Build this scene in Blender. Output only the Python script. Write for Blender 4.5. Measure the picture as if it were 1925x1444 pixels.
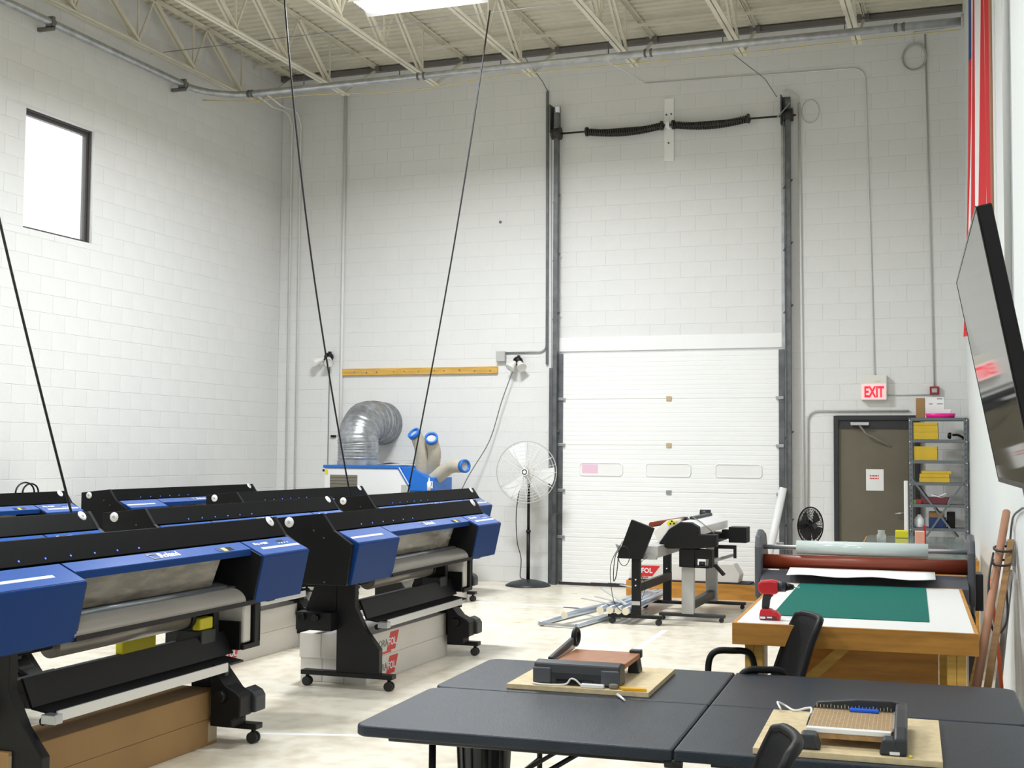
import bpy, bmesh, math, random
from mathutils import Matrix, Vector

random.seed(7)
for o in list(bpy.data.objects):
    bpy.data.objects.remove(o)
scene = bpy.context.scene
COL = scene.collection
PI = math.pi

# ---------------------------------------------------------------- camera
EYE = 1.75
YAW, PITCH, ROLL, FOCAL = 0.35054961, 0.05390898, 0.00802487, 2400.0
cf = Vector((-math.sin(YAW) * math.cos(PITCH), math.cos(YAW) * math.cos(PITCH), math.sin(PITCH)))
cr0 = Vector((math.cos(YAW), math.sin(YAW), 0))
cu0 = cr0.cross(cf)
cr = cr0 * math.cos(ROLL) + cu0 * math.sin(ROLL)
cu = cu0 * math.cos(ROLL) - cr0 * math.sin(ROLL)
cam_data = bpy.data.cameras.new('camera')
cam_data.sensor_width = 36.0
cam_data.lens = FOCAL / 1925.0 * 36.0
cam_data.clip_end = 200
cam = bpy.data.objects.new('camera', cam_data)
cam.matrix_world = Matrix(((cr.x, cu.x, -cf.x, 0), (cr.y, cu.y, -cf.y, 0), (cr.z, cu.z, -cf.z, EYE), (0, 0, 0, 1)))
COL.objects.link(cam)
scene.camera = cam

# ---------------------------------------------------------------- world, exposure
scene.view_settings.view_transform = 'Standard'
scene.view_settings.look = 'None'
scene.view_settings.gamma = 1.0
scene.view_settings.use_curve_mapping = False
scene.view_settings.exposure = -0.15
world = bpy.data.worlds.new('overcast_sky')
scene.world = world
world.use_nodes = True
wbg = world.node_tree.nodes['Background']
wbg.inputs[0].default_value = (0.93, 0.97, 1.0, 1)
wbg.inputs[1].default_value = 3.0

# ---------------------------------------------------------------- ceiling lamps (their housings are built further down)
LAMP_Z = 6.50
LAMPS = [(-5.45, 11.95, 440), (-6.9, 6.8, 160), (-2.4, 7.2, 125), (-5.0, 2.4, 135), (-1.4, 1.6, 110)]  # the first lamp is in view; the others are unseen, added for fill
for (lx, ly, power) in LAMPS:
    ld = bpy.data.lights.new('tube_light', 'AREA')
    ld.shape = 'RECTANGLE'; ld.size = 1.3; ld.size_y = 0.42
    ld.energy = power; ld.spread = math.radians(162); ld.color = (0.93, 0.965, 1.0)
    lo = bpy.data.objects.new('tube_light', ld)
    lo.location = (lx, ly, LAMP_Z - 0.052)
    COL.objects.link(lo)
    ud = bpy.data.lights.new('roof_fill_light', 'AREA')        # upward fill added above each lamp to brighten the roof
    ud.shape = 'RECTANGLE'; ud.size = 1.3; ud.size_y = 0.25; ud.energy = power * 0.10; ud.color = (0.93, 0.965, 1.0)
    uo = bpy.data.objects.new('roof_fill_light', ud); uo.location = (lx, ly, LAMP_Z + 0.056); uo.rotation_euler = (PI, 0, 0)
    COL.objects.link(uo)

# ---------------------------------------------------------------- frames
W = Matrix.Identity(4)                       # room frame
RA = math.radians(2.7)
RF = Matrix.Rotation(RA, 4, 'Z')             # right-hand side of the room stands 2.7 degrees round
XL, YB, YF, ZC = -9.66, 16.40, -3.2, 7.30    # left wall, back wall, front wall, roof deck
UW = 0.64                                    # right wall in RF
FRAMES = {}

# ---------------------------------------------------------------- materials
MATS = {}
def mat(key, col, rough=0.5, metal=0.0, var=0.0, vscale=6.0, bump=0.0, bscale=60.0, emit=0.0, alpha=1.0,
        trans=0.0, spec=0.5, coat=0.0, col2=None, stretch=None, detail=4.0):
    if key in MATS: return MATS[key]
    m = bpy.data.materials.new(key); m.use_nodes = True
    nt = m.node_tree; b = nt.nodes['Principled BSDF']
    c = tuple(col) + (1,)
    b.inputs['Base Color'].default_value = c
    b.inputs['Roughness'].default_value = rough
    b.inputs['Metallic'].default_value = metal
    b.inputs['Specular IOR Level'].default_value = spec
    b.inputs['Coat Weight'].default_value = coat
    b.inputs['Alpha'].default_value = alpha
    b.inputs['Transmission Weight'].default_value = trans
    if emit > 0:
        b.inputs['Emission Color'].default_value = c
        b.inputs['Emission Strength'].default_value = emit
    if var > 0 or bump > 0:
        tc = nt.nodes.new('ShaderNodeTexCoord'); mp = nt.nodes.new('ShaderNodeMapping')
        nt.links.new(tc.outputs['Object'], mp.inputs['Vector'])
        if stretch: mp.inputs['Scale'].default_value = stretch
        if var > 0:
            n = nt.nodes.new('ShaderNodeTexNoise'); n.inputs['Scale'].default_value = vscale; n.inputs['Detail'].default_value = detail
            nt.links.new(mp.outputs[0], n.inputs['Vector'])
            r = nt.nodes.new('ShaderNodeValToRGB')
            d = col2 if col2 else tuple(max(0, x * (1 - var)) for x in col)
            r.color_ramp.elements[0].position = 0.35; r.color_ramp.elements[1].position = 0.65
            r.color_ramp.elements[0].color = tuple(d) + (1,); r.color_ramp.elements[1].color = c
            nt.links.new(n.outputs['Fac'], r.inputs['Fac'])
            nt.links.new(r.outputs['Color'], b.inputs['Base Color'])
        if bump > 0:
            n2 = nt.nodes.new('ShaderNodeTexNoise'); n2.inputs['Scale'].default_value = bscale; n2.inputs['Detail'].default_value = 6
            nt.links.new(mp.outputs[0], n2.inputs['Vector'])
            bn = nt.nodes.new('ShaderNodeBump'); bn.inputs['Strength'].default_value = bump; bn.inputs['Distance'].default_value = 0.01
            nt.links.new(n2.outputs['Fac'], bn.inputs['Height']); nt.links.new(bn.outputs[0], b.inputs['Normal'])
    MATS[key] = m
    return m

mat('block_paint', (0.80, 0.80, 0.785), 0.55, var=0.03, vscale=1.2, bump=0.25, bscale=90)
mat('joint_paint', (0.76, 0.76, 0.745), 0.6, var=0.05, vscale=3)
mat('drywall', (0.84, 0.875, 0.87), 0.5, var=0.02, vscale=2)
mat('deck_cream', (0.72, 0.68, 0.55), 0.55, var=0.10, vscale=2.5)
mat('joist_cream', (0.76, 0.72, 0.59), 0.5, var=0.10, vscale=4)
mat('dark_angle', (0.16, 0.15, 0.14), 0.6)
mat('galv', (0.52, 0.54, 0.56), 0.35, 0.85, var=0.25, vscale=9)
mat('galv_dull', (0.17, 0.18, 0.19), 0.45, 0.6, var=0.3, vscale=8)
mat('black_plastic', (0.009, 0.009, 0.0095), 0.45, spec=0.22, bump=0.05, bscale=400)
mat('black_gloss', (0.006, 0.006, 0.007), 0.16)
mat('black_lid', (0.0055, 0.006, 0.0058), 0.5, spec=0.05)
mat('black_metal', (0.010, 0.010, 0.011), 0.42, spec=0.28)
mat('rubber', (0.018, 0.018, 0.018), 0.65)
mat('charcoal', (0.030, 0.033, 0.038), 0.42, spec=0.4)
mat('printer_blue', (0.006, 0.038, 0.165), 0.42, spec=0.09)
mat('printer_blue_top', (0.020, 0.105, 0.43), 0.18, spec=0.8)  # lighter copy of the cover blue; glare on the tops put into the colour
mat('white_plastic', (0.88, 0.88, 0.87), 0.35)
mat('white_paper', (0.88, 0.88, 0.87), 0.6)
mat('stripe_white', (0.85, 0.86, 0.88), 0.3)
mat('led_blue', (0.10, 0.16, 1.0), 0.3, emit=1.6)
mat('media_gray', (0.29, 0.27, 0.24), 0.30, 0.25, var=0.08, vscale=3)
mat('platen', (0.36, 0.34, 0.31), 0.22, 0.55, var=0.2, vscale=5, stretch=(6, 1, 1))
mat('smoked', (0.21, 0.185, 0.15), 0.14, 0.0, alpha=0.82, var=0.55, vscale=5, stretch=(1.0, 4, 4))  # blotches imitate reflections in the window, painted into the colour
mat('alu', (0.62, 0.63, 0.64), 0.30, 0.75)
mat('roller_gray', (0.30, 0.33, 0.36), 0.22, 0.6)
mat('box_white', (0.74, 0.71, 0.67), 0.6, var=0.04, vscale=2)
mat('box_brown', (0.40, 0.235, 0.095), 0.7, var=0.12, vscale=3)
mat('tape_tan', (0.53, 0.42, 0.27), 0.35)
mat('logo_red', (0.66, 0.02, 0.025), 0.4)
mat('logo_dark', (0.30, 0.28, 0.27), 0.5)
mat('yellow', (0.78, 0.70, 0.02), 0.4)
mat('yellow_box', (0.64, 0.43, 0.03), 0.6, var=0.12, vscale=8)
mat('orange_yellow', (0.85, 0.45, 0.02), 0.4)
mat('ac_white', (0.86, 0.86, 0.86), 0.35)
mat('ac_blue', (0.015, 0.16, 0.60), 0.35)
mat('hose_beige', (0.56, 0.52, 0.43), 0.55, bump=0.5, bscale=40)
mat('vent_dark', (0.21, 0.19, 0.15), 0.6)
mat('foil', (0.50, 0.52, 0.55), 0.34, 0.8, var=0.3, vscale=14)
mat('pine', (0.75, 0.44, 0.09), 0.55, var=0.25, vscale=4, stretch=(1, 8, 8))
mat('ply', (0.60, 0.275, 0.045), 0.5, var=0.32, vscale=3.5, stretch=(1, 6, 8))
mat('ply_dark', (0.30, 0.16, 0.055), 0.6, var=0.3, vscale=3.5, stretch=(1, 6, 8))
mat('particle', (0.74, 0.60, 0.36), 0.6, var=0.16, vscale=30)
mat('particle_edge', (0.62, 0.40, 0.24), 0.7, var=0.2, vscale=30)
mat('laminate', (0.92, 0.92, 0.90), 0.3)
mat('cut_mat', (0.014, 0.150, 0.120), 0.7, spec=0.08, var=0.12, vscale=50)
mat('table_black', (0.014, 0.023, 0.038), 0.36, spec=0.38, var=0.25, vscale=8, bump=0.25, bscale=260)
mat('steel_black', (0.010, 0.010, 0.011), 0.35, 0.3)
mat('mesh_fabric', (0.009, 0.009, 0.010), 0.8, spec=0.15, bump=0.5, bscale=300)
mat('door_olive', (0.150, 0.132, 0.092), 0.5, var=0.10, vscale=3)
mat('frame_dark', (0.026, 0.026, 0.030), 0.5)
mat('door_white', (0.92, 0.925, 0.91), 0.35, var=0.02, vscale=2)
mat('seal_dark', (0.035, 0.03, 0.04), 0.8)
mat('pane_white', (0.88, 0.88, 0.86), 0.15)
mat('exit_red', (0.95, 0.02, 0.05), 0.4, emit=0.55)
mat('exit_pink', (1.0, 0.62, 0.62), 0.4, emit=0.35)
mat('hot_pink', (0.90, 0.01, 0.30), 0.4)
mat('alarm_red', (0.30, 0.02, 0.025), 0.4)
mat('shelf_gray', (0.15, 0.17, 0.185), 0.45, 0.3)
mat('flag_red', (0.62, 0.015, 0.02), 0.7)
mat('flag_white', (0.80, 0.80, 0.80), 0.7)
mat('flag_blue', (0.02, 0.05, 0.22), 0.7)
mat('screen', (0.010, 0.010, 0.011), 0.045, spec=0.8)
mat('rust_roller', (0.23, 0.038, 0.014), 0.38, var=0.15, vscale=6)
mat('lam_gray', (0.085, 0.09, 0.105), 0.45)
mat('clear_film', (0.60, 0.68, 0.66), 0.12, spec=0.7)
mat('salmon', (0.90, 0.42, 0.30), 0.6)
mat('tool_red', (0.60, 0.012, 0.02), 0.38)
mat('tool_blue', (0.01, 0.12, 0.75), 0.4)
mat('masonite', (0.42, 0.17, 0.075), 0.4, var=0.15, vscale=20)
mat('grid_tan', (0.46, 0.27, 0.11), 0.45, var=0.25, vscale=60)
mat('gray_paint', (0.50, 0.50, 0.48), 0.4)
mat('warm_white', (0.80, 0.78, 0.72), 0.4)
mat('spring_dark', (0.045, 0.04, 0.035), 0.5, 0.4)
mat('floor_tape', (0.95, 0.95, 0.95), 0.4)
mat('cord_orange', (0.75, 0.12, 0.03), 0.5)
mat('cord_gray', (0.16, 0.16, 0.16), 0.5)
mat('cord_black', (0.012, 0.012, 0.014), 0.45)
mat('wire_yellow', (0.62, 0.55, 0.25), 0.5)
mat('tube_brown', (0.40, 0.20, 0.12), 0.6)
mat('tube_glow', (1.0, 1.0, 1.0), 0.4, emit=6.0)
mat('bronze', (0.075, 0.068, 0.065), 0.45)
mat('alu_blue', (0.55, 0.62, 0.72), 0.28, 0.7)
mat('end_cream', (0.78, 0.72, 0.55), 0.4)
mat('maroon', (0.13, 0.02, 0.03), 0.5)
mat('navy', (0.01, 0.03, 0.13), 0.5)
mat('green', (0.05, 0.35, 0.04), 0.5)
mat('bottle_white', (0.82, 0.83, 0.84), 0.3)
mat('sign_pink', (0.82, 0.56, 0.68), 0.5)
mat('tank', (0.62, 0.60, 0.55), 0.3)

def floor_material():
    m = bpy.data.materials.new('floor_coating'); m.use_nodes = True
    nt = m.node_tree; b = nt.nodes['Principled BSDF']
    tc = nt.nodes.new('ShaderNodeTexCoord')
    n = nt.nodes.new('ShaderNodeTexNoise'); n.inputs['Scale'].default_value = 1.3; n.inputs['Detail'].default_value = 8; n.inputs['Roughness'].default_value = 0.65
    n2 = nt.nodes.new('ShaderNodeTexNoise'); n2.inputs['Scale'].default_value = 7; n2.inputs['Detail'].default_value = 5
    mx = nt.nodes.new('ShaderNodeMath'); mx.operation = 'MULTIPLY'
    nt.links.new(tc.outputs['Object'], n.inputs['Vector']); nt.links.new(tc.outputs['Object'], n2.inputs['Vector'])
    nt.links.new(n.outputs['Fac'], mx.inputs[0]); nt.links.new(n2.outputs['Fac'], mx.inputs[1])
    r = nt.nodes.new('ShaderNodeValToRGB')
    r.color_ramp.elements[0].position = 0.14; r.color_ramp.elements[0].color = (0.70, 0.63, 0.49, 1)
    r.color_ramp.elements[1].position = 0.30; r.color_ramp.elements[1].color = (0.86, 0.81, 0.69, 1)
    nt.links.new(mx.outputs[0], r.inputs['Fac']); nt.links.new(r.outputs['Color'], b.inputs['Base Color'])
    rr = nt.nodes.new('ShaderNodeMapRange'); rr.inputs['To Min'].default_value = 0.22; rr.inputs['To Max'].default_value = 0.42
    nt.links.new(n2.outputs['Fac'], rr.inputs['Value']); nt.links.new(rr.outputs[0], b.inputs['Roughness'])
    MATS['floor_coating'] = m
floor_material()

# ---------------------------------------------------------------- mesh builder
def basis(d):
    d = Vector(d).normalized()
    a = Vector((0, 0, 1)) if abs(d.z) < 0.9 else Vector((1, 0, 0))
    x = d.cross(a).normalized(); y = d.cross(x).normalized()
    return x, y, d

class MB:
    def __init__(s): s.v = []; s.f = []; s.s = []; s.m = []
    def add(s, vs, fs, smooth=False, mi=0):
        k = len(s.v); s.v += [Vector(p) for p in vs]
        for f in fs: s.f.append([k + i for i in f]); s.s.append(smooth); s.m.append(mi)
        return s
    def box(s, x0, x1, y0, y1, z0, z1, rot=None, pivot=None, mi=0):
        vs = [Vector((x, y, z)) for z in (z0, z1) for y in (y0, y1) for x in (x0, x1)]
        if rot is not None:
            p = Vector(pivot) if pivot is not None else Vector(((x0 + x1) / 2, (y0 + y1) / 2, (z0 + z1) / 2))
            vs = [p + rot @ (q - p) for q in vs]
        return s.add(vs, [(0, 2, 3, 1), (4, 5, 7, 6), (0, 1, 5, 4), (2, 6, 7, 3), (0, 4, 6, 2), (1, 3, 7, 5)], False, mi)
    def beam(s, a, b, w, h, up=(0, 0, 1), mi=0):
        a = Vector(a); b = Vector(b); d = (b - a).normalized(); u = Vector(up)
        x = d.cross(u)
        if x.length < 1e-4: x = d.cross(Vector((1, 0, 0)))
        x.normalize(); y = x.cross(d).normalized()
        vs = [p + x * (i * w / 2) + y * (j * h / 2) for p in (a, b) for j in (-1, 1) for i in (-1, 1)]
        return s.add(vs, [(0, 2, 3, 1), (4, 5, 7, 6), (0, 1, 5, 4), (2, 6, 7, 3), (0, 4, 6, 2), (1, 3, 7, 5)], False, mi)
    def cyl(s, a, b, r0, r1=None, n=16, smooth=True, mi=0, cap=True):
        r1 = r0 if r1 is None else r1
        a = Vector(a); b = Vector(b); x, y, d = basis(b - a)
        ring = [(math.cos(2 * PI * i / n), math.sin(2 * PI * i / n)) for i in range(n)]
        vs = [a + x * (c * r0) + y * (q * r0) for c, q in ring] + [b + x * (c * r1) + y * (q * r1) for c, q in ring]
        s.add(vs, [(i, n + i, n + (i + 1) % n, (i + 1) % n) for i in range(n)], smooth, mi)
        if cap:
            s.add(vs[:n], [tuple(range(n))], False, mi)
            s.add(vs[n:], [tuple(range(n - 1, -1, -1))], False, mi)
        return s
    def tube(s, pts, r, n=8, closed=False, mi=0, cap=True):
        P = [Vector(p) for p in pts]; N = len(P); rr = r if isinstance(r, (list, tuple)) else [r] * N
        rings = []; px = None
        for i in range(N):
            if closed: d = P[(i + 1) % N] - P[i - 1]
            else: d = P[min(i + 1, N - 1)] - P[max(i - 1, 0)]
            d.normalize()
            if px is None: x, y, _ = basis(d)
            else:
                x = px - d * px.dot(d)
                x = basis(d)[0] if x.length < 1e-5 else x.normalized()
                y = d.cross(x)
            px = x
            rings.append([P[i] + x * (math.cos(2 * PI * k / n) * rr[i]) + y * (math.sin(2 * PI * k / n) * rr[i]) for k in range(n)])
        vs = [p for rg in rings for p in rg]; fs = []
        for i in range(N if closed else N - 1):
            j = (i + 1) % N
            for k in range(n): fs.append((i * n + k, i * n + (k + 1) % n, j * n + (k + 1) % n, j * n + k))
        s.add(vs, fs, True, mi)
        if not closed and cap:
            s.add(rings[0], [tuple(range(n - 1, -1, -1))], False, mi); s.add(rings[-1], [tuple(range(n))], False, mi)
        return s
    def prism(s, poly, axis, a, b, mi=0, smooth=False):
        def P(p, q, t): return {'x': (t, p, q), 'y': (p, t, q), 'z': (p, q, t)}[axis]
        n = len(poly)
        vs = [P(p, q, a) for p, q in poly] + [P(p, q, b) for p, q in poly]
        s.add(vs, [(i, (i + 1) % n, n + (i + 1) % n, n + i) for i in range(n)], smooth, mi)
        s.add(vs[:n], [tuple(range(n - 1, -1, -1))], False, mi); s.add(vs[n:], [tuple(range(n))], False, mi)
        return s
    def lathe(s, prof, n=24, origin=(0, 0, 0), axis=(0, 0, 1), mi=0, smooth=True):
        o = Vector(origin); x, y, d = basis(axis); m = len(prof)
        vs = []
        for (r, h) in prof:
            for k in range(n):
                t = 2 * PI * k / n
                vs.append(o + x * (r * math.cos(t)) + y * (r * math.sin(t)) + d * h)
        fs = []
        for i in range(m - 1):
            for k in range(n): fs.append((i * n + k, i * n + (k + 1) % n, (i + 1) * n + (k + 1) % n, (i + 1) * n + k))
        return s.add(vs, fs, smooth, mi)
    def grid(s, rows, smooth=True, mi=0):
        n = len(rows[0]); vs = [p for r in rows for p in r]
        return s.add(vs, [(i * n + j, i * n + j + 1, (i + 1) * n + j + 1, (i + 1) * n + j) for i in range(len(rows) - 1) for j in range(n - 1)], smooth, mi)
    def mesh(s, name, mats, M=None, bevel=0.0, seg=2, fix=True):
        me = bpy.data.meshes.new(name)
        vs = [M @ p for p in s.v] if M is not None else s.v
        me.from_pydata([tuple(p) for p in vs], [], s.f)
        for k in mats: me.materials.append(MATS[k] if isinstance(k, str) else k)
        me.polygons.foreach_set('use_smooth', s.s); me.polygons.foreach_set('material_index', s.m)
        if fix or bevel:
            bm = bmesh.new(); bm.from_mesh(me)
            bmesh.ops.remove_doubles(bm, verts=bm.verts, dist=1e-5)
            bmesh.ops.recalc_face_normals(bm, faces=bm.faces)
            if bevel:
                ed = [e for e in bm.edges if len(e.link_faces) == 2 and e.calc_face_angle(0) > 0.6 and not (e.link_faces[0].smooth and e.link_faces[1].smooth)]
                bmesh.ops.bevel(bm, geom=ed, offset=bevel, segments=seg, profile=0.5, affect='EDGES', clamp_overlap=True)
            bm.to_mesh(me); bm.free()
        me.update()
        return me
    def build(s, name, material, parent, F=None, bevel=0.0, seg=2, kind=None, label=None, fix=True):
        M = None
        if F is not None:
            base = FRAMES.get(parent.name, W) if parent else W
            M = base.inverted() @ F
        mats = material if isinstance(material, (list, tuple)) else [material]
        o = bpy.data.objects.new(name, s.mesh(name, mats, M, bevel, seg, fix))
        COL.objects.link(o)
        if parent:
            o.parent = parent; FRAMES[o.name] = FRAMES.get(parent.name, W)
        if kind: o['kind'] = kind
        if label: o['label'] = label
        return o

def thing(name, label, cat, loc=(0, 0, 0), rz=0.0, group=None, F=W):
    o = bpy.data.objects.new(name, None); COL.objects.link(o)
    o.empty_display_size = 0.1
    p = F @ Vector(loc); r = rz + (RA if F is RF else 0)
    o.location = p; o.rotation_euler = (0, 0, r)
    FRAMES[o.name] = Matrix.Translation(p) @ Matrix.Rotation(r, 4, 'Z')
    o['label'] = label; o['category'] = cat
    if group: o['group'] = group
    return o

def single(name, mb, material, label, cat, group=None, F=W, bevel=0.0, seg=2, kind=None):
    """a thing that is one mesh, its origin at the middle of its base"""
    vs = mb.v; lo = Vector((min(p.x for p in vs), min(p.y for p in vs), min(p.z for p in vs))); hi = Vector((max(p.x for p in vs), max(p.y for p in vs), 0))
    base = Vector(((lo.x + hi.x) / 2, (lo.y + hi.y) / 2, lo.z))
    mats = material if isinstance(material, (list, tuple)) else [material]
    o = bpy.data.objects.new(name, mb.mesh(name, mats, Matrix.Translation(-base), bevel, seg))
    COL.objects.link(o)
    o.location = F @ base; o.rotation_euler = (0, 0, RA if F is RF else 0)
    FRAMES[o.name] = Matrix.Translation(F @ base) @ Matrix.Rotation(RA if F is RF else 0, 4, 'Z')
    o['label'] = label
    if cat: o['category'] = cat
    if group: o['group'] = group
    if kind: o['kind'] = kind
    return o

def struct(name, mb, material, label, F=W, bevel=0.0, fix=True):
    o = mb.build(name, material, None, F if F is not W else None, bevel, fix=fix)
    o['kind'] = 'structure'; o['label'] = label
    FRAMES[o.name] = W
    return o

def copy_tree(o, parent=None):
    c = o.copy(); COL.objects.link(c); c.parent = parent
    for ch in o.children: copy_tree(ch, c)
    return c

def lettering(text, size, material, parent, X, Y, origin, F=None, name='lettering', extrude=0.0012, bold=0.0, squeeze=1.0, italic=0.0):
    """flat lettering: X reading direction, Y up direction, origin = lower left corner"""
    cu = bpy.data.curves.new('lettering', 'FONT'); cu.body = text; cu.size = size; cu.extrude = extrude; cu.offset = bold; cu.shear = italic
    cu.resolution_u = 2
    tmp = bpy.data.objects.new('lettering_tmp', cu); COL.objects.link(tmp)
    dg = bpy.context.evaluated_depsgraph_get()
    me = bpy.data.meshes.new_from_object(tmp.evaluated_get(dg))
    bpy.data.objects.remove(tmp); bpy.data.curves.remove(cu)
    X = Vector(X).normalized(); Y = Vector(Y).normalized(); Z = X.cross(Y)
    M = Matrix(((X.x * squeeze, Y.x, Z.x, origin[0]), (X.y * squeeze, Y.y, Z.y, origin[1]), (X.z * squeeze, Y.z, Z.z, origin[2]), (0, 0, 0, 1)))
    if F is not None: M = FRAMES.get(parent.name, W).inverted() @ F @ M
    me.transform(M)
    me.materials.clear(); me.materials.append(MATS[material])
    o = bpy.data.objects.new(name, me); COL.objects.link(o); o.parent = parent
    FRAMES[o.name] = FRAMES.get(parent.name, W)
    return o

def arc(c, r, a0, a1, n, plane='xz', third=0.0):
    out = []
    for i in range(n + 1):
        t = a0 + (a1 - a0) * i / n; p = c[0] + r * math.cos(t); q = c[1] + r * math.sin(t)
        out.append({'xz': (p, third, q), 'xy': (p, q, third), 'yz': (third, p, q)}[plane])
    return out

def bez(pts, n=16):
    """Catmull-Rom curve through pts"""
    P = [Vector(p) for p in pts]; P = [P[0] * 2 - P[1]] + P + [P[-1] * 2 - P[-2]]; out = []
    for i in range(1, len(P) - 2):
        a, b, c, d = P[i - 1:i + 3]
        for k in range(n):
            t = k / n
            out.append(0.5 * ((2 * b) + (c - a) * t + (2 * a - 5 * b + 4 * c - d) * t * t + (3 * b - a - 3 * c + d) * t ** 3))
    out.append(P[-2]); return out
# ================================================================ THE SETTING
XR0 = (RF @ Vector((UW, YF / math.cos(RA), 0))).x
floor = struct('floor', MB().box(XL - 0.2, 2.2, YF - 0.2, YB + 0.2, -0.12, 0.0), 'floor_coating', 'worn beige coated floor of the workshop')
# corrugated roof deck, ribs along x
prof = []; y = YF - 0.1
while y < YB + 0.1:
    prof += [(y, ZC), (y + 0.085, ZC), (y + 0.10, ZC + 0.038), (y + 0.137, ZC + 0.038)]; y += 0.152
rows = [[Vector((x, p, q)) for p, q in prof] for x in (XL - 0.1, 2.0)]
dk = MB(); dk.grid(rows, smooth=False)
dk.box(XL - 0.1, 2.0, YF - 0.1, YB + 0.1, ZC + 0.06, ZC + 0.2)
ceiling = struct('ceiling', dk, 'deck_cream', 'cream corrugated steel roof deck')

# wall shells: front face sits at the joint level, blocks stand proud of it
PROUD = 0.0035
WIN = (11.02, 12.16, 4.14, 5.46)     # window opening on the left wall: y0, y1, z0, z1
wl = MB()
wl.box(XL - 0.22, XL - PROUD, YF, WIN[0], 0, ZC + 0.05)
wl.box(XL - 0.22, XL - PROUD, WIN[1], YB, 0, ZC + 0.05)
wl.box(XL - 0.22, XL - PROUD, WIN[0], WIN[1], 0, WIN[2])
wl.box(XL - 0.22, XL - PROUD, WIN[0], WIN[1], WIN[3], ZC + 0.05)
wall_left = struct('wall_left', wl, 'joint_paint', 'white painted concrete block wall with one window')
wall_back = struct('wall_back', MB().box(XL - 0.22, 0.2, YB + PROUD, YB + 0.22, 0, ZC + 0.05), 'joint_paint', 'white painted concrete block wall behind the overhead door')
wall_right = struct('wall_right', MB().box(UW, UW + 0.15, -2.9, 16.34, 0, ZC), 'drywall', 'smooth white plasterboard wall with the television', F=RF)
wall_front = struct('wall_front', MB().box(XL - 0.2, 2.0, YF - 0.2, YF, 0, ZC), 'drywall', 'plain white wall opposite the overhead door')

BW, BH, GAP = 0.4064, 0.2032, 0.003
_bc = {}
def block_mesh(w, h, axis):
    k = (round(w, 3), round(h, 3), axis)
    if k in _bc: return _bc[k]
    c = 0.003; d = PROUD; a, b = w / 2, h / 2
    o = [(-a, -b), (a, -b), (a, b), (-a, b)]; i = [(-a + c, -b + c), (a - c, -b + c), (a - c, b - c), (-a + c, b - c)]
    if axis == 'back': P = lambda p, dep: (p[0], -dep, p[1])
    else: P = lambda p, dep: (dep, p[0], p[1])
    vs = [P(p, 0) for p in o] + [P(p, d - 0.0015) for p in o] + [P(p, d) for p in i]
    fs = [(0, 1, 5, 4), (1, 2, 6, 5), (2, 3, 7, 6), (3, 0, 4, 7), (4, 5, 9, 8), (5, 6, 10, 9), (6, 7, 11, 10), (7, 4, 8, 11), (8, 9, 10, 11)]
    m = MB(); m.add(vs, fs); me = m.mesh('block', ['block_paint']); _bc[k] = me
    return me

def lay_blocks(wall, axis, t0, t1, holes, vis):
    rects = []
    nz = int(ZC / BH) + 1
    for r in range(nz):
        z0 = r * BH; z1 = min(z0 + BH, ZC)
        if z1 - z0 < 0.03: continue
        t = t1 + (BW / 2 if r % 2 else 0)
        while t > t0:
            a, b = max(t - BW, t0), min(t, t1); t -= BW
            if b - a < 0.03: continue
            segs = [(a, b, z0, z1)]
            for (h0, h1, k0, k1) in holes:
                new = []
                for (p, q, u, v) in segs:
                    if q <= h0 or p >= h1 or v <= k0 + 0.001 or u >= k1 - 0.001: new.append((p, q, u, v)); continue
                    if u < k0: new.append((p, q, u, k0))
                    if v > k1: new.append((p, q, k1, v))
                    uu, vv = max(u, k0), min(v, k1)
                    if p < h0: new.append((p, h0, uu, vv))
                    if q > h1: new.append((h1, q, uu, vv))
                segs = [s for s in new if s[1] - s[0] > 0.03 and s[3] - s[2] > 0.03]
            rects += segs
    def centre(s): return Vector(((s[0] + s[1]) / 2, YB, (s[2] + s[3]) / 2)) if axis == 'back' else Vector((XL, (s[0] + s[1]) / 2, (s[2] + s[3]) / 2))
    def key(s):
        c = centre(s); d = (c - Vector((0, 0, EYE))).length
        return (0 if vis(c) else 1, d - 6.0 * (s[1] - s[0]) * (s[3] - s[2]) / (BW * BH))
    rects.sort(key=key)
    for s in rects[:300]:
        o = bpy.data.objects.new('block', block_mesh(s[1] - s[0] - GAP, s[3] - s[2] - GAP, axis))
        c = centre(s)
        o.location = c + (Vector((0, PROUD, 0)) if axis == 'back' else Vector((-PROUD, 0, 0)))
        COL.objects.link(o); o.parent = wall
    rest = MB()
    for s in rects[300:]:
        me = block_mesh(s[1] - s[0] - GAP, s[3] - s[2] - GAP, axis); c = centre(s) + (Vector((0, PROUD, 0)) if axis == 'back' else Vector((-PROUD, 0, 0)))
        rest.add([c + v.co for v in me.vertices], [tuple(p.vertices) for p in me.polygons])
    rest.build('block_courses', 'block_paint', wall, kind='stuff', fix=False)

DOOR = (-1.70, -0.68, 0.0, 2.245)          # exit door with its frame
ROLL_DOOR = (-5.32, -2.30, 0.0, 3.10)      # overhead door
lay_blocks(wall_back, 'back', XL, 0.0, [DOOR, ROLL_DOOR], lambda c: c.z > 1.5 or c.x > -6.2)
lay_blocks(wall_left, 'left', 7.0, YB, [WIN], lambda c: c.z > 1.35 and c.y > 10.7)

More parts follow.
